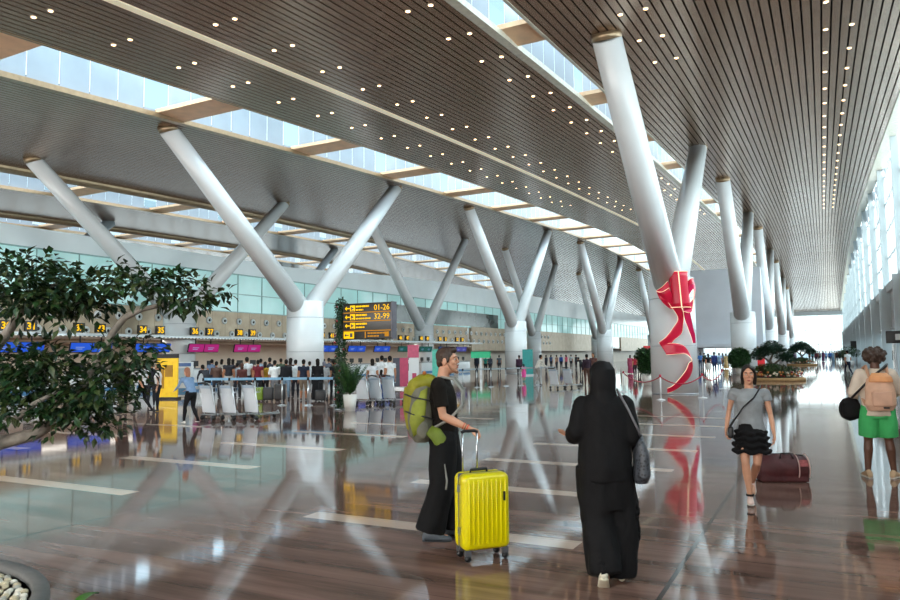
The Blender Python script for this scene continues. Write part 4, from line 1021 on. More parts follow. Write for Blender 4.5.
m = MB(); m.loft([((.265, -.01, .74), (.05, 0, 0), (0, .07, 0)), ((.27, -.02, .80), (.065, 0, 0), (0, .12, 0)), ((.275, -.01, .95), (.06, 0, 0), (0, .13, 0)), ((.265, 0, 1.06), (.035, 0, 0), (0, .10, 0)), ((.28, 0, 1.1), (.012, 0, 0), (0, .03, 0))], 20)
def weave():
    t_ = NT('bag_pattern'); v = t_.coord((1, 1, 1)); o = t_.n('ShaderNodeTexVoronoi'); t_.l(v, o.inputs['Vector']); o.inputs['Scale'].default_value = 45
    c = t_.ramp(o.outputs['Distance'], [(.2, lin('14161a')), (.5, lin('4a4e55'))]); t_.bsdf(c, .5); return t_.m
put('pouch', voxel(m, 'pouch', .01, 2, .008, 12.), weave(), bg_)
m = MB(); m.tube([(.27, -.03, 1.08), (.235, -.17, 1.15), (.165, -.19, 1.30), (.11, -.10, 1.425), (.11, .0, 1.445), (.15, .12, 1.36), (.22, .18, 1.2), (.285, .05, 1.08)], .009, 6); m.build('strap', M('strap_grey2', '6e6e72', .5), bg_)

# --- young woman in grey t-shirt and black ruffled skirt -------------------------------------------
yp = gp(754, 503); YH = HEAD_F+PI-.36
t = thing('person', 'young woman in grey t-shirt and black ruffled skirt walking towards the camera', 'person', (yp.x, yp.y, 0), YH-PI/2)
J = base_joints(1.56); s = J['s']
J['shL'].x = -.165; J['shR'].x = .165; J['elR'] = V3((.225, -.06, 1.04)); J['wrR'] = V3((.265, .03, .82)); J['elL'] = V3((-.215, .0, 1.0)); J['wrL'] = V3((-.235, .14, .80))
J['knR'] = V3((.075, .12, .47)); J['anR'] = V3((.04, .10, .085)); J['knL'] = V3((-.05, .06, .46)); J['anL'] = V3((.0, -.24, .20)); J['hr'] = R3(-.02, -.06); J['footL'] = V3((0, .8, -.6))
m = MB(); add_trunk(m, J, True); add_head(m, J); m.tube([J['neck']+V3((0, 0, -.03)), J['head']+V3((0, -.02, -.05))], [.048, .045], 14)
add_limbs(m, J, True, hands=dict(L=dict(d=V3((-.05, .45, -.85)), n=V3((1, .1, 0)), curl=(.3, .4, .3)), R=dict(d=V3((.05, .3, -.95)), n=V3((-1, .1, 0)), curl=(.6, .8, .5))), k=.95)
put('body', voxel(m, 'body', .0055, 3), SKINL, t); face_details(t, J, HAIRK)
m = MB(); add_trunk(m, J, True, .009); m.loft([(V3((0, 0, .84)), X*.15, Y*.12), (V3((0, 0, .95)), X*.128, Y*.10), (V3((0, 0, 1.1)), X*.142, Y*.115)])
for a in 'LR': m.tube([J['sh'+a]+V3((0, 0, -.01)), J['sh'+a].lerp(J['el'+a], .42)], [.058, .06], 16); m.ball(J['sh'+a]+V3((0, 0, -.015)), .058)
put('t_shirt', voxel(m, 't_shirt', .008, 3, .007, 9., 4.), M('tshirt_grey', '8c9194', .85, 0, .12, 12.), t)
m = MB(); rng = random.Random(5)
m.loft([(V3((0, 0, .60)), X*.178, Y*.155), (V3((0, 0, .74)), X*.172, Y*.145), (V3((0, 0, .90)), X*.138, Y*.11)])
for z, rx in ((.585, .188), (.66, .186), (.735, .18), (.80, .162)):
    m.tube([V3((rx*(1+.05*math.sin(9*a))*math.cos(a), rx*.82*(1+.05*math.sin(9*a))*math.sin(a), z+.012*math.sin(7*a))) for a in np.linspace(0, 2*PI, 60)], .022, 8)
put('skirt', voxel(m, 'skirt', .009, 2, .01, 12.), CLOTHK, t)
for a in 'LR':
    d = V3((0, 1, 0)) if a == 'R' else V3((.05, .75, -.65))
    m = MB(); add_shoe(m, J['an'+a], d, s*.94); sh = m.build('shoe', M('shoe_pink', 'e2c4b8', .5), t); m = MB(); add_shoe(m, J['an'+a], d, s*.94, True); m.build('sole', M('sole_white', 'd8d4cc', .6), sh)
    m = MB(); m.tube([J['an'+a]+V3((0, 0, .012)), J['an'+a]+V3((0, 0, .032))], .043, 14); m.build('ankle_strap', CLOTHK, sh)
q = lambda x, y, z: J['head']+J['hr'] @ V3((x*s, y*s, z*s))
m = MB(); m.ball(q(0, -.030, .05), (.083*s, .088*s, .085*s), J['hr'], 3); m.ball(q(0, -.065, -.05), (.075*s, .04*s, .11*s), J['hr'])
for e in (-1, 1): m.tube([q(e*.004, .05, .12), q(e*.045, .058, .085), q(e*.075, .025, .03), q(e*.08, -.005, -.04), q(e*.07, -.03, -.13)], [.014, .016, .017, .02, .016], 10)
put('hair', voxel(m, 'hair', .007, 2, .005, 30.), HAIRK, t)
cb = thing('crossbody_bag', 'small black crossbody bag at the hip of the young woman in grey', 'bag', (yp.x, yp.y, 0), YH-PI/2)
m = MB(); m.rbox((.215, .06, .80), (.06, .12, .13), .02); m.build('pouch', BLACK, cb)
m = MB(); m.tube([(.22, .05, .86), (.17, .14, .95), (.07, .152, 1.1), (-.04, .15, 1.2), (-.10, .10, 1.29), (-.12, .0, 1.32), (-.09, -.1, 1.25), (.05, -.145, 1.08), (.18, -.09, .92), (.225, .0, .86)], .009, 6); m.build('strap', DARKM, cb)

# --- man with peach backpack and green shorts -------------------------------------------------------
bp = gp(881, 478); BH = HEAD_F-.30
t = thing('person', 'curly-haired person in cream shirt and bright green shorts standing with back turned', 'person', (bp.x, bp.y, 0), BH-PI/2)
J = base_joints(1.74); s = J['s']
J['elL'] = V3((-.27, .02, 1.15)); J['wrL'] = V3((-.24, .22, 1.02)); J['elR'] = V3((.30, .03, 1.16)); J['wrR'] = V3((.29, .25, 1.12))
J['knL'] = V3((-.12, .03, .50)); J['anL'] = V3((-.15, .0, .09)); J['knR'] = V3((.13, .03, .50)); J['anR'] = V3((.165, .02, .09)); J['footR'] = V3((.5, .8, 0)); J['footL'] = V3((-.1, 1, 0))
m = MB(); add_trunk(m, J); add_head(m, J); m.tube([J['neck']+V3((0, 0, -.03)), J['head']+V3((0, -.02, -.06))], [.06, .055], 14)
add_limbs(m, J, hands=dict(L=dict(d=V3((.1, .9, -.2)), n=V3((1, 0, 0)), curl=(.8, 1., .6)), R=dict(d=V3((0, .95, .1)), n=V3((-1, 0, 0)))), k=1.05)
put('body', voxel(m, 'body', .006, 3), SKIND, t); face_details(t, J, HAIRK)
m = MB(); add_trunk(m, J, g=.02); m.loft([(V3((0, -.005, .84)), X*.20, Y*.15), (V3((0, -.005, 1.0)), X*.19, Y*.145), (V3((0, 0, 1.25)), X*.2, Y*.15)])
for a in 'LR':
    m.tube([J['sh'+a]+V3((0, 0, -.01)), J['sh'+a].lerp(J['el'+a], .5), J['el'+a], J['el'+a].lerp(J['wr'+a], .9)], [.078, .075, .07, .052], 16); m.ball(J['sh'+a]+V3((0, 0, -.01)), .078)
m.tube([J['neck']+V3((0, 0, -.05)), J['neck']+V3((0, 0, .02))], [.085, .07], 16)
put('shirt', voxel(m, 'shirt', .009, 3, .01, 8., 6.), M('shirt_cream', 'd8c9b8', .8, 0, .06, 8.), t)
m = MB(); m.loft([(V3((0, 0, .80)), X*.17, Y*.145), (V3((0, 0, .95)), X*.195, Y*.15), (V3((0, 0, 1.03)), X*.178, Y*.138)])
for a in 'LR': hp, kn = J['hip'+a], J['kn'+a]; m.tube([hp, hp.lerp(kn, .4), kn+V3((0, 0, .05))], [.125, .128, .118], 20); m.ball(hp, .12)
put('shorts', voxel(m, 'shorts', .009, 3, .009, 8., 2.), M('shorts_green', '3fae62', .8, 0, .1, 8.), t)
for a in 'LR':
    d = J['foot'+a]; m = MB(); add_shoe(m, J['an'+a], d, s*1.03); sh = m.build('shoe', M('shoe_tan', 'c2a684', .6), t); m = MB(); add_shoe(m, J['an'+a], d, s*1.03, True); m.build('sole', M('sole_white', 'd8d4cc', .6), sh)
q = lambda x, y, z: J['head']+J['hr'] @ V3((x*s, y*s, z*s)); m = MB(); rng = random.Random(2); m.ball(q(0, -.03, .03), (.13, .125, .105), sub=3)
for i in range(70):
    d = V3((rng.gauss(0, 1), rng.gauss(0, 1)-.3, rng.gauss(0, 1)+.1)).normalized(); m.ball(q(0, -.03, .03)+V3((d.x*.135, d.y*.125, d.z*.108)), .027, sub=1)
put('hair', voxel(m, 'hair', .008, 1, .006, 30.), M('hair_curly', '3d2d24', .6, 0, .4, 40.), t)
pb = thing('backpack', 'peach and beige backpack on the person in green shorts', 'backpack', (bp.x, bp.y, 0), BH-PI/2)
m = MB(); m.loft([((-.01, -.24, .92), (.15, 0, 0), (0, .07, 0)), ((-.01, -.25, 1.0), (.185, 0, 0), (0, .10, 0)), ((-.01, -.25, 1.2), (.18, 0, 0), (0, .10, 0)), ((-.01, -.235, 1.34), (.15, 0, 0), (0, .08, 0)), ((-.01, -.22, 1.40), (.08, 0, 0), (0, .04, 0))], 24)
put('main_bag', voxel(m, 'main_bag', .01, 3, .006, 9.), M('pack_beige', 'd3a98e', .7, 0, .1, 8.), pb)
m = MB(); m.loft([((-.01, -.315, 1.3), (.15, 0, 0), (0, .04, 0)), ((-.01, -.29, 1.37), (.135, 0, 0), (0, .06, 0)), ((-.01, -.23, 1.42), (.09, 0, 0), (0, .04, 0))]); put('lid', voxel(m, 'lid', .01, 2), M('pack_orange', 'dd9a66', .6, 0, .1, 8.), pb)
m = MB(); m.rbox((-.01, -.335, 1.08), (.25, .05, .2), .025); m.build('front_pocket', M('pack_pocket', 'cda289', .7), pb)
m = MB(); m.box((.03, -.352, .965), (.07, .006, .022)); m.build('label_patch', BLACK, pb)
for e in (-1, 1): m = MB(); m.tube([(e*.11, -.16, 1.36), (e*.125, -.06, 1.51), (e*.13, .06, 1.48), (e*.14, .145, 1.3), (e*.17, .10, 1.12), (e*.17, -.16, 1.0)], .02, 8); m.build('strap', M('pack_strap', 'c79a7c', .7), pb)
sb_ = thing('sling_bag', 'bulky black bag slung at the left side of the person in green shorts', 'bag', (bp.x, bp.y, 0), BH-PI/2)
m = MB(); m.ball((-.31, .10, .90), (.13, .15, .145), sub=3); m.box((-.31, .1, .9), (.2, .22, .2)); m.ball((-.30, .10, 1.0), (.11, .12, .09)); put('bag_body', voxel(m, 'bag_body', .012, 2, .02, 8.), CLOTHK, sb_)
m = MB(); m.tube([(-.30, .02, 1.07), (-.22, -.14, 1.2), (-.05, -.21, 1.40), (.1, -.13, 1.505), (.15, 0, 1.53), (.1, .14, 1.44), (-.1, .19, 1.2), (-.3, .16, 1.02)], .016, 6); m.build('strap', BLACK, sb_)

# --- suitcase and duffel ---------------------------------------------------------------------------
YELL = M('suitcase_yellow', 'e3d400', .3, 0, .04, 3.)
ga = gp(482.5, 557.5); SRZ = YAW+.36
su = thing('suitcase', 'bright yellow hard-shell wheeled suitcase held by the man in black', 'suitcase', (ga.x, ga.y, 0), SRZ)
WS, DS, HS = .43, .26, .63
for s_, nm in ((-1, 'front_shell'), (1, 'back_shell')):
    bm = bmesh.new(); bmesh.ops.create_cube(bm, size=1)
    for v in bm.verts: v.co = V3((v.co.x*WS, v.co.y*(DS/2-.012)+s_*(DS/4+.004), v.co.z*HS+.09+HS/2))
    ed = [e for e in bm.edges if not all(abs(v.co.y) < .05 for v in e.verts)]
    bmesh.ops.bevel(bm, geom=ed, offset=.055, segments=5, profile=.5, affect='EDGES')
    m = MB(); m.from_bm(bm)
    for i in range(9):
        x = -.165+.0412*i; m.tube([(x, s_*(DS/2-.03), .12), (x, s_*(DS/2+.002), .16), (x, s_*(DS/2+.002), HS+.02), (x, s_*(DS/2-.03), HS+.07)], .0095, 8)
    m.build(nm, YELL, su)
m = MB(); m.rbox((0, .0, .09+HS/2), (WS+.004, .018, HS+.004), .05); m.build('zip_band', M('zip_grey', '55565a', .5), su)
m = MB(); m.box((.15, -DS/2-.009, .53), (.016, .012, .075)); m.build('logo_plate', BLACK, su)
m = MB(); m.tube([(-.10, .0, .715), (-.10, .0, .74), (.05, 0, .745), (.05, 0, .715)], .012, 8); m.build('top_handle', DARKM, su)
m = MB()
for z in (.25, .6): m.box((-WS/2-.006, -.03, z), (.012, .04, .06)); 
m.build('latch', STEEL, su)
m = MB()
hx = (-.135, .0)
for x in hx: m.tube([(x, .09, .70), (x, .09, 1.045)], .009, 10)
m.build('pull_rods', M('rod_alu', 'c3c8cc', .25, .8), su)
m = MB(); m.tube([(hx[0]-.01, .09, 1.05), (hx[0]+.02, .09, 1.062), (hx[1]-.02, .09, 1.062), (hx[1]+.01, .09, 1.05)], .014, 10); m.build('pull_grip', DARKM, su)
for x in (-.17, .17):
    for y in (-.09, .09):
        m = MB(); m.box((x, y, .075), (.05, .04, .05)); h = m.build('wheel_housing', M('zip_grey', '55565a', .5), su)
        m = MB(); k = MB(); k.lathe([(.024, -.02), (.03, 0), (.024, .02)], n=16); m.add([Matrix.Rotation(PI/2, 3, 'X') @ V3(v)+V3((x, y, .03)) for v in k.v], k.f, True); m.build('wheel', BLACK, h)
dg_ = gp(780, 482); d = thing('duffel_bag', 'dark burgundy duffel bag with pale piping lying on the floor behind the young woman', 'bag', (dg_.x+.02, dg_.y+.12, 0), YAW-.12)
MAR = M('duffel_burgundy', '4a1f22', .6, 0, .25, 7., bump=.3)
m = MB(); m.loft([((-.33, 0, .16), (0, .10, 0), (0, 0, .11)), ((-.31, 0, .165), (0, .15, 0), (0, 0, .15)), ((-.1, 0, .175), (0, .17, 0), (0, 0, .17)), ((.12, 0, .18), (0, .17, 0), (0, 0, .175)), ((.29, 0, .165), (0, .16, 0), (0, 0, .16)), ((.33, 0, .16), (0, .11, 0), (0, 0, .11))], 26)
m.box((0, 0, .07), (.6, .28, .13)); put('bag_body', voxel(m, 'bag_body', .012, 4, .014, 7.), MAR, d)
m = MB()
for x in (.17, .30): m.tube([(x, -.165*math.cos(a)-.012*math.cos(a), .17+.178*math.sin(a)) for a in np.linspace(-.6, PI*.95, 22)], .007, 6)
m.build('pale_piping', M('piping_pale', 'c9a8a0', .6), d)
m = MB(); m.tube([(-.05, -.12, .31), (-.03, -.08, .37), (.1, -.06, .37), (.12, -.12, .31)], .011, 8); m.build('handle', M('duffel_dark', '241416', .6), d)
m = MB(); m.tube([(-.3, .0, .33), (-.1, .01, .352), (.12, .01, .357), (.28, .0, .33)], .007, 6); m.build('zip', DARKM, d)
m = MB(); m.box((.235, -.145, .25), (.10, .015, .09), R3(0, -.5)); m.build('printed_patch', M('patch_red', '9a4a4a', .6, 0, .4, 30.), d)
# ------------------------------------------------------------------ crowd: posed body kinds, then each person dressed on their own
def seg_d(p, a, b):
    ab = b-a; u = max(0, min(1, (p-a).dot(ab)/max(ab.dot(ab), 1e-9))); return (p-(a+ab*u)).length, u
def crowd_body(pose, fem=False, sleeve=1., leg='trousers', vox=.02):
    J = base_joints(1.70); s = J['s']
    J['wrL'].y = .02; J['wrR'].y = .02
    if pose == 'phone': J['elR'] = V3((.23, .0, 1.10)); J['wrR'] = V3((.12, .22, 1.16))
    if pose == 'walk': J['knL'] += V3((0, .14, .02)); J['anL'] += V3((0, .24, .01)); J['knR'] += V3((0, -.03, 0)); J['anR'] += V3((0, -.27, .06)); J['wrL'] += V3((0, -.16, .03)); J['wrR'] += V3((0, .18, .04))
    if pose == 'push':
        for k in ('chest', 'neck', 'head', 'shL', 'shR'): J[k] += V3((0, .10 if k in ('chest',) else .2, -.03))
        for a, e in (('L', -1), ('R', 1)): J['el'+a] = V3((e*.24, .30, 1.10)); J['wr'+a] = V3((e*.2, .50, 1.0))
        J['knL'] += V3((0, .12, .02)); J['anL'] += V3((0, .2, 0)); J['anR'] += V3((0, -.25, .05))
    if pose == 'bend':
        for k, y, z in (('waist', .06, -.02), ('chest', .2, -.10), ('neck', .33, -.2), ('head', .42, -.23), ('shL', .30, -.18), ('shR', .30, -.18)): J[k] += V3((0, y, z))
        for a, e in (('L', -1), ('R', 1)): J['el'+a] = V3((e*.25, .36, .98)); J['wr'+a] = V3((e*.2, .48, .82))
    if pose == 'fold':
        for a, e in (('L', -1), ('R', 1)): J['el'+a] = V3((e*.25, .0, 1.12)); J['wr'+a] = V3((e*.02, .2, 1.12))
    if fem: J['hipL'].x *= .95; J['anL'].x *= .75; J['anR'].x *= .75
    m = MB(); add_trunk(m, J, fem, .018); m.ball(J['head']+V3((0, -.005, .02)), (.077, .095, .105), sub=3); m.ball(J['head']+V3((0, .03, -.055)), (.058, .062, .07)); m.ball(J['head']+V3((0, .1, -.02)), (.014, .02, .02))
    m.tube([J['neck']+V3((0, 0, -.04)), J['head']+V3((0, -.02, -.06))], [.058, .052], 12)
    add_limbs(m, J, fem, k=1.14)
    if leg == 'skirt': m.loft([(J['pel']+V3((0, 0, .08)), V3((.16, 0, 0)), V3((0, .12, 0))), (V3((0, 0, .70)), V3((.20, 0, 0)), V3((0, .17, 0))), (V3((0, .02, .42)), V3((.22, 0, 0)), V3((0, .20, 0)))])
    if leg == 'gown': m.loft([(J['waist'], V3((.17, 0, 0)), V3((0, .13, 0))), (V3((0, 0, .70)), V3((.21, 0, 0)), V3((0, .17, 0))), (V3((0, .02, .06)), V3((.27, 0, 0)), V3((0, .24, 0)))])
    me = voxel(m, 'body_'+pose, vox, 2)
    mi = []
    for f in me.polygons:
        p = V3(f.center); k = 0
        best = []
        d, u = seg_d(p, J['pel'], J['chest']); best.append((d-.13, 'top' if p.z > J['pel'].z+.02 or leg == 'gown' else 'bot'))
        d, u = seg_d(p, J['chest'], J['neck']+V3((0, 0, -.02))); best.append((d-.10, 'top'))
        d, u = seg_d(p, J['neck'], J['head']); best.append((d-.07, 'skin'))
        for a in 'LR':
            d, u = seg_d(p, J['sh'+a], J['el'+a]); best.append((d-.06, 'top' if u < sleeve*1.6 else 'skin'))
            e = J['wr'+a]+(J['wr'+a]-J['el'+a]).normalized()*.16; d, u = seg_d(p, J['el'+a], e); best.append((d-.04, 'top' if sleeve >= 1 and u < .6 else 'skin'))
            d, u = seg_d(p, J['hip'+a], J['kn'+a]); best.append((d-.09, 'bot')); d, u = seg_d(p, J['kn'+a], J['an'+a]); best.append((d-.055, 'bot' if leg in ('trousers', 'gown') else 'skin'))
        q = min(best)[1]
        if p.z < .085: q = 'shoe'
        if leg in ('skirt', 'gown') and p.z > (.42 if leg == 'skirt' else .05) and p.z < J['pel'].z and q in ('skin', 'shoe', 'bot') and abs(p.x) < .3: q = 'bot'
        mi.append(dict(skin=0, top=1, bot=2, shoe=3)[q])
    me.polygons.foreach_set('material_index', mi); me.update()
    h = MB(); c = J['head']
    h.ball(c+V3((0, -.018, .04)), (.086, .098, .10), sub=2)
    if fem: h.ball(c+V3((0, -.06, -.06)), (.085, .055, .15), sub=2)
    else: h.ball(c+V3((0, -.05, -.01)), (.078, .06, .08), sub=2)
    hm = voxel(h, 'hair_'+pose, .018, 1)
    return me, hm
_BK = {}
def kind_of(key):
    if key not in _BK: _BK[key] = crowd_body(*key)
    return _BK[key]
SHOEM = M('shoe_dark', '26262a', .6)
CLC = {}
def cloth(hexc):
    if hexc not in CLC: CLC[hexc] = M('cloth_'+hexc, hexc, .85, 0, .14, 9., spec=.3)
    return CLC[hexc]
SK = [SKINM, SKINL, SKIND]
def person(label, px, fy, turn, key, h, top, bot, hair='17120f', skin=0, D=None, group=None, shoe=SHOEM):
    g = gp(px, fy) if D is None else at_range(px, D)
    bm_, hm = kind_of(key)
    o = link('person', bm_); 
    if not bm_.materials:
        for i in range(4): bm_.materials.append(SHOEM)
    for i, mt_ in enumerate((SK[skin], cloth(top), cloth(bot), shoe)):
        o.material_slots[i].link = 'OBJECT'; o.material_slots[i].material = mt_
    o.location = (g.x, g.y, 0); o.rotation_euler = (0, 0, HEAD_F+turn-PI/2); o.scale = (h/1.70,)*3
    tag(o, label, 'person', group)
    hh = link('hair', hm, o)
    if not hm.materials: hm.materials.append(SHOEM)
    hh.material_slots[0].link = 'OBJECT'; hh.material_slots[0].material = cloth(hair)
    return o
ST = ('stand', False, 1., 'trousers'); SS = ('stand', False, .3, 'trousers'); FS = ('stand', True, .3, 'trousers'); FL = ('stand', True, 1., 'trousers'); PH = ('phone', False, .3, 'trousers'); PL = ('phone', True, 1., 'trousers')
WK = ('walk', False, .3, 'trousers'); WF = ('walk', True, 1., 'trousers'); PU = ('push', False, 1., 'trousers'); BE = ('bend', False, 1., 'trousers'); SKT = ('stand', True, .3, 'skirt'); GW = ('stand', True, 1., 'gown'); FO = ('fold', False, 1., 'trousers'); SHO = ('stand', False, .3, 'shorts')
B_, W_, N_ = '141417', 'e2e4e6', '1e2638'
# crew by the yellow board
person('person in black half hidden by the lowest leaves, left of the white-shirted crew', 123, 414, 1.2, ST, 1.66, B_, B_)
person('crew member in white shirt and black trousers stepping past the foliage', 142.5, 413.5, 1.4, WK, 1.62, W_, '17181d')
person('crew woman in white blouse and dark trousers before the yellow notice board', 157.5, 411.5, 1.9, FS, 1.55, 'ece8e6', '1b1d26', skin=1)
person('person in dark clothes standing between the two white-shirted crew', 151, 406, .3, ST, 1.62, '23242a', '23242a')
person('brown-haired person behind the left foliage near the check-in desks', 88, 402, .2, FL, 1.6, '8d8fa0', '30303a', '3a2a20')
person('person in denim-blue shirt and black trousers leaning left of the luggage carts', 190.5, 424, 1.0, ('push', True, 1., 'trousers'), 1.50, '7f9cc0', '121216', 'a8735c', 1, shoe=M('shoe_white', 'dcdcd8', .5))
# the check-in queue, left to right
Q = [('person in dark jacket bending at the left end of the check-in queue', 207, 397, 1.2, BE, 1.66, '2a2a30', '26262c'),
     ('person in brown jacket behind the first luggage cart in the queue', 216, 397, .2, FO, 1.66, '5a443c', '33333a'),
     ('person in black vest over white sleeves behind the middle luggage cart', 228.5, 397, .3, FS, 1.66, '303036', 'b8b4ae'),
     ('person in pale grey top right of the middle cart in the queue', 237, 396, -.4, ST, 1.62, '9aa0a8', '40424c'),
     ('brown-haired woman in maroon-brown top in the queue', 241.8, 397.5, .1, FL, 1.52, '55302c', '2a2a2e', '4a2f26'),
     ('person in white shirt behind the right luggage cart', 246.5, 397, .6, SS, 1.68, 'e0e4e8', '3a3c48'),
     ('short person in dark top between the white shirt and the maroon shirt', 252, 396, .2, FS, 1.45, '2a2a30', '2a2a30'),
     ('person in maroon shirt standing in the queue', 257.8, 397, 0, SS, 1.62, '6a1f2c', '26262a'),
     ('person in mustard yellow top standing in the queue', 265, 396.5, -.2, FS, 1.62, 'b08a2c', '2c2c30'),
     ('person in dark shirt behind the large white hoodie', 269.5, 395, .3, ST, 1.66, '303038', '303038'),
     ('tall person in a large white hoodie and grey trousers in the queue', 274.6, 398, .1, FO, 1.72, 'e6e9ea', '8a8a90'),
     ('person in black jacket and pale blue jeans with a backpack in the queue', 286, 398, .15, ST, 1.66, '1d1e24', '8aa6bf'),
     ('person in brown top behind the black-jacketed queuer', 290.5, 395, -.2, FL, 1.62, '4a3a34', '2a2a30'),
     ('person in white shirt and dark trousers left of the big column', 295.5, 397, .3, SS, 1.66, 'dfe5e8', '2c2e38'),
     ('person in navy jacket and tan shorts before the big column', 303.5, 399, .1, SHO, 1.62, '232b3f', '8a7a68'),
     ('person in pale clothes close to the foot of the big column', 309.5, 393.5, .4, ST, 1.6, 'c9cfd2', 'b8bcc0'),
     ('woman in long black dress with a bag right of the big column', 317.5, 399.5, .5, GW, 1.60, '17171b', '17171b'),
     ('person in light grey jacket and grey cap right of the big column', 324, 398, .1, FO, 1.64, 'aeb0b2', 'a39c98', '70707c'),
     ('person in black jacket holding papers left of the garland pole', 333.5, 397.5, 1.2, PH, 1.62, '1a1b1f', '1d1d22')]
for i, q in enumerate(Q): person(q[0], q[1], q[2]+1.5, q[3]*.7, q[4], q[5]*(1, .95, 1.03, .93, .98, 1.04, .97)[i % 7], *q[6:])
# second rank of the queue, deeper in the hall
for i, (px, D, c1, c2, k, lb) in enumerate(((212, 36, '6d7f9a', '2c3040', SS, 'person in slate blue shirt in the rear rank behind the bending queuer'), (222, 37, 'b9b2a8', '3a3a40', FL, 'person in beige top in the rear rank between the brown jacket and the black vest'), (233, 36, '4a3030', '2c2c30', FL, 'person in dark red cardigan in the rear rank of the queue'), (261, 36, '8fa0b4', '2c2c34', SS, 'person in grey-blue shirt in the rear rank beside the mustard top'), (281, 36, '3b4a3a', '2a2a2e', SS, 'person in dark green shirt in the rear rank right of the white hoodie'), (329, 36, '59606e', '2a2c30', ST, 'person in steel grey jacket in the rear rank left of the garland pole'))):
    person(lb, px, 0, .2*(-1)**i, k, 1.66, c1, c2, D=D)
# luggage standing in the queue
def roller(label, px, py, c, w=.36, h=.55, hand=True):
    g = gp(px, py); t = thing('trolley_case', label, 'suitcase', (g.x, g.y, 0), YAW)
    m = MB(); m.rbox((0, 0, .06+h/2), (w, .24, h), .05); m.build('shell', M('case_'+c, c, .45), t)
    m = MB()
    for x in (-.08, .08): m.cyl((x, .06, h), (x, .06, h+.36), .009, n=8)
    m.cyl((-.09, .06, h+.36), (.09, .06, h+.36), .014, n=8); m.build('pull_handle', DARKM, t)
    for x in (-w*.38, w*.38): m = MB(); m.ball((x, 0, .04), (.025, .04, .04), sub=1); m.build('wheel', BLACK, t)
roller('black upright trolley case between the white hoodie and the pale jeans', 280, 401.5, '1b1b1f', .42, .62)
roller('lime green trolley case left of the white hoodie in the queue', 258.5, 401.5, '7d9a2c', .4, .5)
roller('second dark trolley case beside the lime green one', 268.5, 401.5, '26282c', .4, .5)
roller('small black trolley case at the hem of the long black dress', 320.5, 402, '1b1b1f', .4, .4)
# behind the palm and the rear carts
person('person in white shirt and dark hair behind the left rear cart', 372.5, 401, .2, FS, 1.62, 'd9dde2', '5f6f86')
person('person in white shirt and jeans beside the rear carts', 390, 400.5, .5, SS, 1.72, 'e4e8ea', '8ea2b8')
person('taller dark-haired person in white shirt behind the rear carts', 382, 397, .1, ST, 1.74, 'dfe3e6', '6f7f94')
person('child in dark red top between the two white shirts behind the rear carts', 381.5, 401.5, -.4, FS, 1.2, '6a2c30', '3d5a96')
# middle of the hall
MID = [('agent in navy at the far white check-in desk behind the man in black', 476.5, 66, 2.6, ST, 1.72, '1f2836', '1b1f2a'),
       ('person in dark top at the far desks right of the navy agent', 490, 66, .4, FL, 1.66, '3a3f4c', '2a2a30'),
       ('person in teal top at the far desks by the green lit panel', 485.5, 68, 2.8, FS, 1.62, '2f8f82', '26262a'),
       ('person in grey shirt at the far desks before the column foot', 499, 70, .2, SS, 1.68, '5a6068', '2c2e34'),
       ('person in dark purple top and black trousers right of the mid-hall column', 519, 51, .3, ST, 1.68, '3a2436', '16161a'),
       ('small child in bright pink dress beside the person in dark purple', 523.5, 46, .2, ('stand', True, .3, 'skirt'), 1.12, 'e0559a', 'e0559a'),
       ('person in dark clothes in the far seating left of the teal banner', 524, 72, .5, FL, 1.64, '26262a', '26262a'),
       ('person in dark maroon jacket seen left of the headscarf of the woman in black', 586.5, 38.5, .2, ST, 1.70, '332430', '5a4038'),
       ('fair-faced person looking back just left of the black headscarf', 593, 42, 2.4, FS, 1.76, '6b4a44', '3a2c2a'),
       ('person in black bending over the far seats left of the maroon jacket', 581, 60, .4, BE, 1.66, '1f2024', '1f2024')]
for lb, px, D, tn, k, h, c1, c2 in MID: person(lb, px, 0, tn, k, h, c1, c2, D=D)
person('person in cream shirt and grey trousers pushing a luggage cart in mid-hall', 538, 385.5, -1.2, PU, 1.72, 'dcd6cc', '9a9590')
for i, (px, D, c, lb) in enumerate(((546, 78, '2d3038', 'person in charcoal top far behind the cart pusher'), (551, 84, '4a5f8a', 'person in slate blue top far behind the cart pusher'), (556.5, 76, '8a6a5a', 'person in tan top in the far mid-hall group'), (561, 82, '3c5aa6', 'person in royal blue top in the far mid-hall group'), (566, 76, 'c04a68', 'person in rose pink top in the far mid-hall group'), (571, 84, 'cfd4d8', 'person in white top in the far mid-hall group'), (576, 80, '2a2a2e', 'person in black top in the far mid-hall group'))):
    person(lb, px, 0, .8*(-1)**i, (ST, FS, SS)[i % 3], 1.64, c, '2a2c34', D=D)
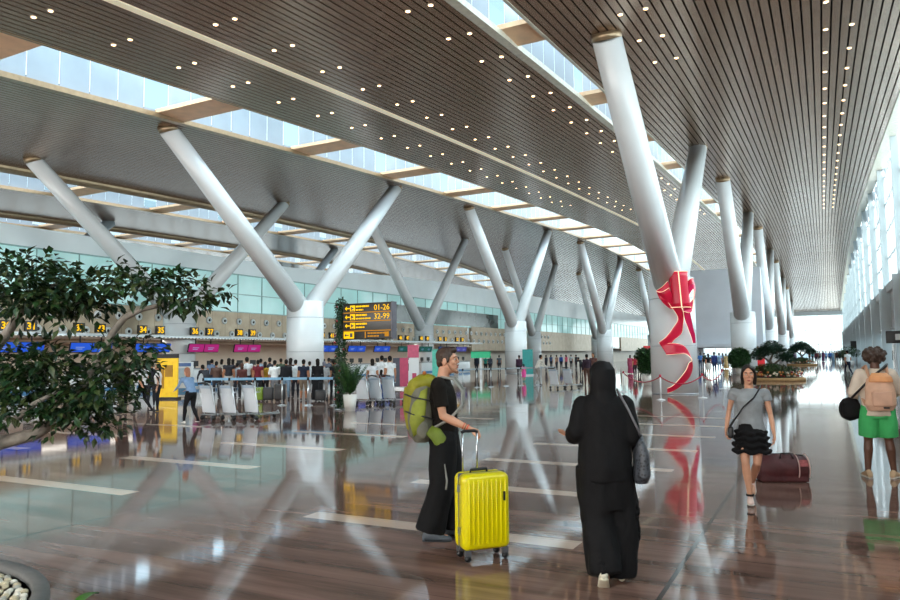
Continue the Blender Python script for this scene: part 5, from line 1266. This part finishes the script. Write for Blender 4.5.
# beyond the ribbon column
RG = [('person in crimson top just left of the dark potted shrub', 634.5, 52, .4, FS, 1.58, 'a8283c', '3a2a30'), ('person in rose sari-like dress farther left of the dark potted shrub', 630, 60, -.4, GW, 1.58, 'b0506a', 'a04060'), ('person in dark shirt behind the crimson top', 639, 64, .2, SS, 1.64, '35353c', '26262a'),
      ('person in bright blue shirt just right of the ribbon tail', 700, 74, .1, FO, 1.68, '4a78b8', '3a4660'), ('person in black top and white skirt before the hoarding', 708, 55, .1, SKT, 1.62, '1d1d22', 'e0dcd6'), ('tall person in navy clothes in front of the hoarding', 714, 56, .2, ST, 1.74, '26356a', '2c3a60'),
      ('person in pale blue shirt right of the navy one before the hoarding', 719, 62, -.2, SS, 1.66, '8fb0d0', '6f88a8'), ('person in grey top in the hoarding crowd', 722.5, 76, .5, FL, 1.62, '5a5f68', '2a2a30'), ('person in mustard beige clothes in the hoarding crowd', 725.8, 74, 0, GW, 1.58, 'c2a878', 'b89c6c'),
      ('person in black in the hoarding crowd beside the beige one', 729.5, 72, .3, ST, 1.66, '1d1d22', '1d1d22'), ('person in white top at the right end of the hoarding crowd', 732.5, 70, .2, SS, 1.62, 'e0e2e4', '30323a'), ('person in dark green top behind the hoarding crowd', 704, 78, .1, SS, 1.68, '2f4438', '26262a')]
for lb, px, D, tn, k, h, c1, c2 in RG: person(lb, px, 0, tn, k, h, c1, c2, D=D)
# the bright far aisle
FA = [('person in black left of the second bonsai bed', 787.5, 92, .2, ST, 1.72, '1d1d24', '1d1d24'), ('person in pink top left of the second bonsai bed', 791, 96, .2, FS, 1.62, 'c87aa0', '6a5a6a'), ('person in lilac top left of the second bonsai bed', 794, 102, -.3, FL, 1.62, '9a86b0', '5a5a70'),
      ('person in maroon jacket right of the second bonsai bed', 816, 96, .1, ST, 1.74, '5a2a34', '2c2a34'), ('person in grey top far down the aisle beside the maroon jacket', 819.5, 112, .1, SS, 1.68, '6a707a', '33353c'), ('person in sky blue shirt far down the aisle', 826, 108, .2, SS, 1.68, '7fb0e0', '4a6a94'), ('person in cobalt shirt far down the aisle', 829.5, 106, -.2, FL, 1.66, '3a68b0', '2c3a5a'), ('person in pale blue dress far down the aisle', 833, 112, .4, GW, 1.62, '9ac0e0', '8ab0d4'),
      ('person in brown jacket in the far right crowd', 836.5, 110, .2, ST, 1.7, '5a3f38', '2a2a2e'), ('person in black in the far right crowd', 839.5, 104, .1, ST, 1.72, '1f1f24', '1f1f24'), ('person in rust top in the far right crowd', 842.5, 112, .3, FL, 1.64, '8a4a38', '33333a'), ('person in charcoal jacket in the far right crowd', 845.5, 100, -.2, ST, 1.72, '33353c', '26262c')]
FA += [('person in %s, %s down the aisle' % (nm, wh), px, D, tn, k, 1.66+.06*(i % 3), c1, c2) for i, (nm, wh, px, D, tn, k, c1, c2) in enumerate((
      ('teal jacket', 'right of the second bonsai bed', 812.5, 118, .2, ST, '2a6a70', '26262c'), ('olive top', 'between maroon and grey figures', 817.8, 122, .1, SS, '5a6040', '2a2a30'), ('plum dress', 'beside the sky blue shirt', 823, 118, .2, GW, '5a2f55', '5a2f55'), ('steel blue shirt', 'in the blue group', 831.3, 116, .1, SS, '5a88c0', '30405c'),
      ('cream kurta', 'right of the blue group', 834.8, 120, .3, GW, 'd8ccb4', 'c8bca4'), ('dark green jacket', 'in the right crowd', 838.2, 118, .2, ST, '24382c', '22222a'), ('wine red shirt', 'in the right crowd', 841, 116, -.2, SS, '702838', '2a2a30'), ('slate grey hoodie', 'in the right crowd', 844, 118, .2, ST, '4c525c', '26262c'), ('black coat', 'close to the right wall', 847.2, 108, .1, ST, '18181c', '18181c'), ('copper top', 'farthest left of the bright gap', 809.5, 124, .3, FL, '8a5a3a', '33333a')))]
for lb, px, D, tn, k, h, c1, c2 in FA: person(lb, px, 0, tn, k, h, c1, c2, D=D)
person('person in white shirt and navy trousers walking away left of the curly-haired person', 848.5, 375.5, .1, WK, 1.74, 'e8eaec', '22263a')

# ------------------------------------------------------------------ foreground ficus in the gravel planter
PC = V3((-5.19, 1.72, 0)); PR = 1.43
t = thing('gravel_planter', 'round grey stone planter of white pebbles in the bottom left corner', 'planter', tuple(PC))
m = MB(); m.lathe([(PR, 0), (PR, .28), (PR-.015, .30), (PR-.09, .30), (PR-.1, .28), (PR-.1, .2)], n=64); m.build('stone_rim', GREYST, t)
m = MB(); m.lathe([(0, .245), (PR-.095, .245)], n=48); m.build('gravel_bed', M('gravel_bed', '9c927f', .9, 0, .4, 25.), t)
rng = random.Random(12)
PEB = [M('pebble_white', 'ded8c8', .6, 0, .1, 8.), M('pebble_cream', 'c8bb9c', .6, 0, .12, 8.), M('pebble_grey', 'a8a69c', .6, 0, .12, 8.)]
pm = MB(); pm.ball((0, 0, 0), (.031, .026, .021), sub=2); pme = pm.mesh('pebble')
for k, v in enumerate(pme.vertices): v.co *= 1+.12*noise.noise(v.co*40)
pme.materials.append(PEB[0]); done = []
tries = 0
while len(done) < 260 and tries < 40000:
    tries += 1
    a = rng.uniform(.35, 2.0); r = PR-.13-abs(rng.gauss(0, .17)); p = V3((PC.x+r*math.cos(a), PC.y+r*math.sin(a), .262))
    if r > PR-.14 or any((p-q).length < .054 for q in done): continue
    done.append(p)
    o = link('pebble', pme); o.location = p; o.rotation_euler = (rng.uniform(-.3, .3), rng.uniform(-.3, .3), rng.uniform(0, 6)); o.scale = (rng.uniform(.75, 1.0),)*3
    o.material_slots[0].link = 'OBJECT'; o.material_slots[0].material = PEB[rng.choice((0, 0, 1, 1, 2))]
    tag(o, 'smooth pale pebble lying in the round grey stone planter', 'pebble', 'pebbles in the stone planter')
t = thing('ficus_tree', 'dark green leafy ficus with bare grey curving branches reaching in from the left', 'tree', (PC.x, PC.y, .25))
TO = V3((PC.x, PC.y, .25)); TD = 4.35
def tp(x, y, d=0.): return atD(x, y, TD+d)-TO
base = V3((0, 0, 0))
BRK = M('ficus_bark', '8d867c', .75, 0, .3, 18., bump=.5)
m = MB(); m.tube([base, base+V3((.03, .02, .25)), tp(-90, 490, -.2), tp(-45, 458), tp(0, 443), tp(35, 434), tp(58, 420)], [.10, .085, .07, .052, .042, .038, .034], 12); m.build('trunk', BRK, t)
for nm, pts, rd in (('branch', [tp(58, 420), tp(74, 400), tp(90, 376, .05), tp(104, 352, .05), tp(113, 332, .05), tp(124, 318, .05), tp(142, 309, .05), tp(168, 304, .05), tp(196, 297, .05)], [.034, .03, .026, .024, .022, .02, .017, .012, .006]),
                    ('branch', [tp(-60, 470), tp(-30, 410, .1), tp(-8, 352, .1), tp(8, 332, .1), tp(22, 310, .1), tp(40, 290, .1), tp(70, 280, .1)], [.05, .044, .036, .03, .024, .018, .008]),
                    ('branch', [tp(-20, 450, -.1), tp(0, 416, -.1), tp(14, 421, -.1), tp(34, 404, -.15), tp(60, 390, -.15)], [.03, .026, .024, .016, .008]), ('branch', [tp(90, 376, .05), tp(112, 366, .1), tp(132, 352, .1)], [.016, .012, .006]), ('branch', [tp(-30, 410, .1), tp(10, 385, 0), tp(40, 372, 0)], [.024, .016, .008]),
                    ('branch', [tp(22, 310, .1), tp(60, 312, .15), tp(90, 296, .15)], [.018, .012, .006])):
    m = MB(); m.tube(pts, rd, 10); m.build(nm, BRK, t)
m = MB(); k = 0
CL = [(-45, 285, 50, 35), (12, 276, 42, 26), (45, 292, 45, 24), (78, 290, 34, 26), (22, 302, 46, 15), (98, 282, 26, 13), (66, 297, 34, 18), (73, 322, 8, 9), (45, 262, 20, 10), (100, 300, 14, 16),
      (150, 288, 28, 17), (180, 290, 32, 19), (207, 292, 15, 11), (127, 284, 17, 12), (135, 270, 10, 8), (190, 305, 18, 9), (160, 278, 20, 11),
      (28, 370, 48, 36), (60, 385, 42, 32), (20, 402, 42, 24), (72, 408, 28, 20), (-35, 390, 50, 60), (38, 364, 30, 12), (90, 402, 22, 24), (15, 368, 30, 14), (62, 428, 8, 10),
      (124, 352, 26, 15), (113, 374, 28, 22), (100, 388, 24, 22), (133, 344, 14, 9), (105, 414, 14, 18), (96, 430, 10, 9), (118, 392, 16, 14), (130, 366, 18, 12)]
for cx, cy, rx, ry in CL:
    sc = TD/F; n = int(10+rx*ry*.25); k += 1
    leaf_cloud(m, tp(cx, cy, .08*math.sin(k*2.1)), (rx*sc, .24, ry*sc), n, .072, .034, -.05, 900+k, mats=3, hollow=.0, fold=.18)
m.build('foliage', [M('ficus_dark', '16301a', .42, 0, .4, 5., spec=.4), M('ficus_mid', '26431f', .42, 0, .4, 5., spec=.4), M('ficus_warm', '3d4a26', .45, 0, .4, 5., spec=.4)], t)
a = V3((-4.25, 2.35, .25)); t = thing('low_plant', 'low plant whose single green leaf pokes into the bottom edge near the pebbles', 'plant', tuple(a))
for p0, p1 in ((gp(70, 612, .33), gp(99, 593.5, .36)), (V3((-4.3, 2.2, .4)), V3((-4.0, 2.0, .5)))):
    m = MB(); d = p1-p0; sd = d.cross(V3((0, 0, 1))).normalized(); vs = []; fs = []
    for i in range(9):
        u = i/8; c = p0-a+d*u+V3((0, 0, .03*math.sin(PI*u))); wd = .034*math.sin(PI*(.08+.92*u))**.8*(1 if i < 8 else .05)
        vs += [c-sd*wd+V3((0, 0, .008)), c, c+sd*wd+V3((0, 0, .008))]
    for i in range(8): fs += [(3*i, 3*i+1, 3*i+4, 3*i+3), (3*i+1, 3*i+2, 3*i+5, 3*i+4)]
    m.add(vs, fs, True); m.build('leaf', M('leaf_fresh', '3f6a24', .4, 0, .2, 8.), t)
    m = MB(); m.tube([V3((0, 0, 0)), (p0-a)*.6+V3((0, 0, .05)), p0-a], .006, 6); m.build('stem', LEAFB, t)
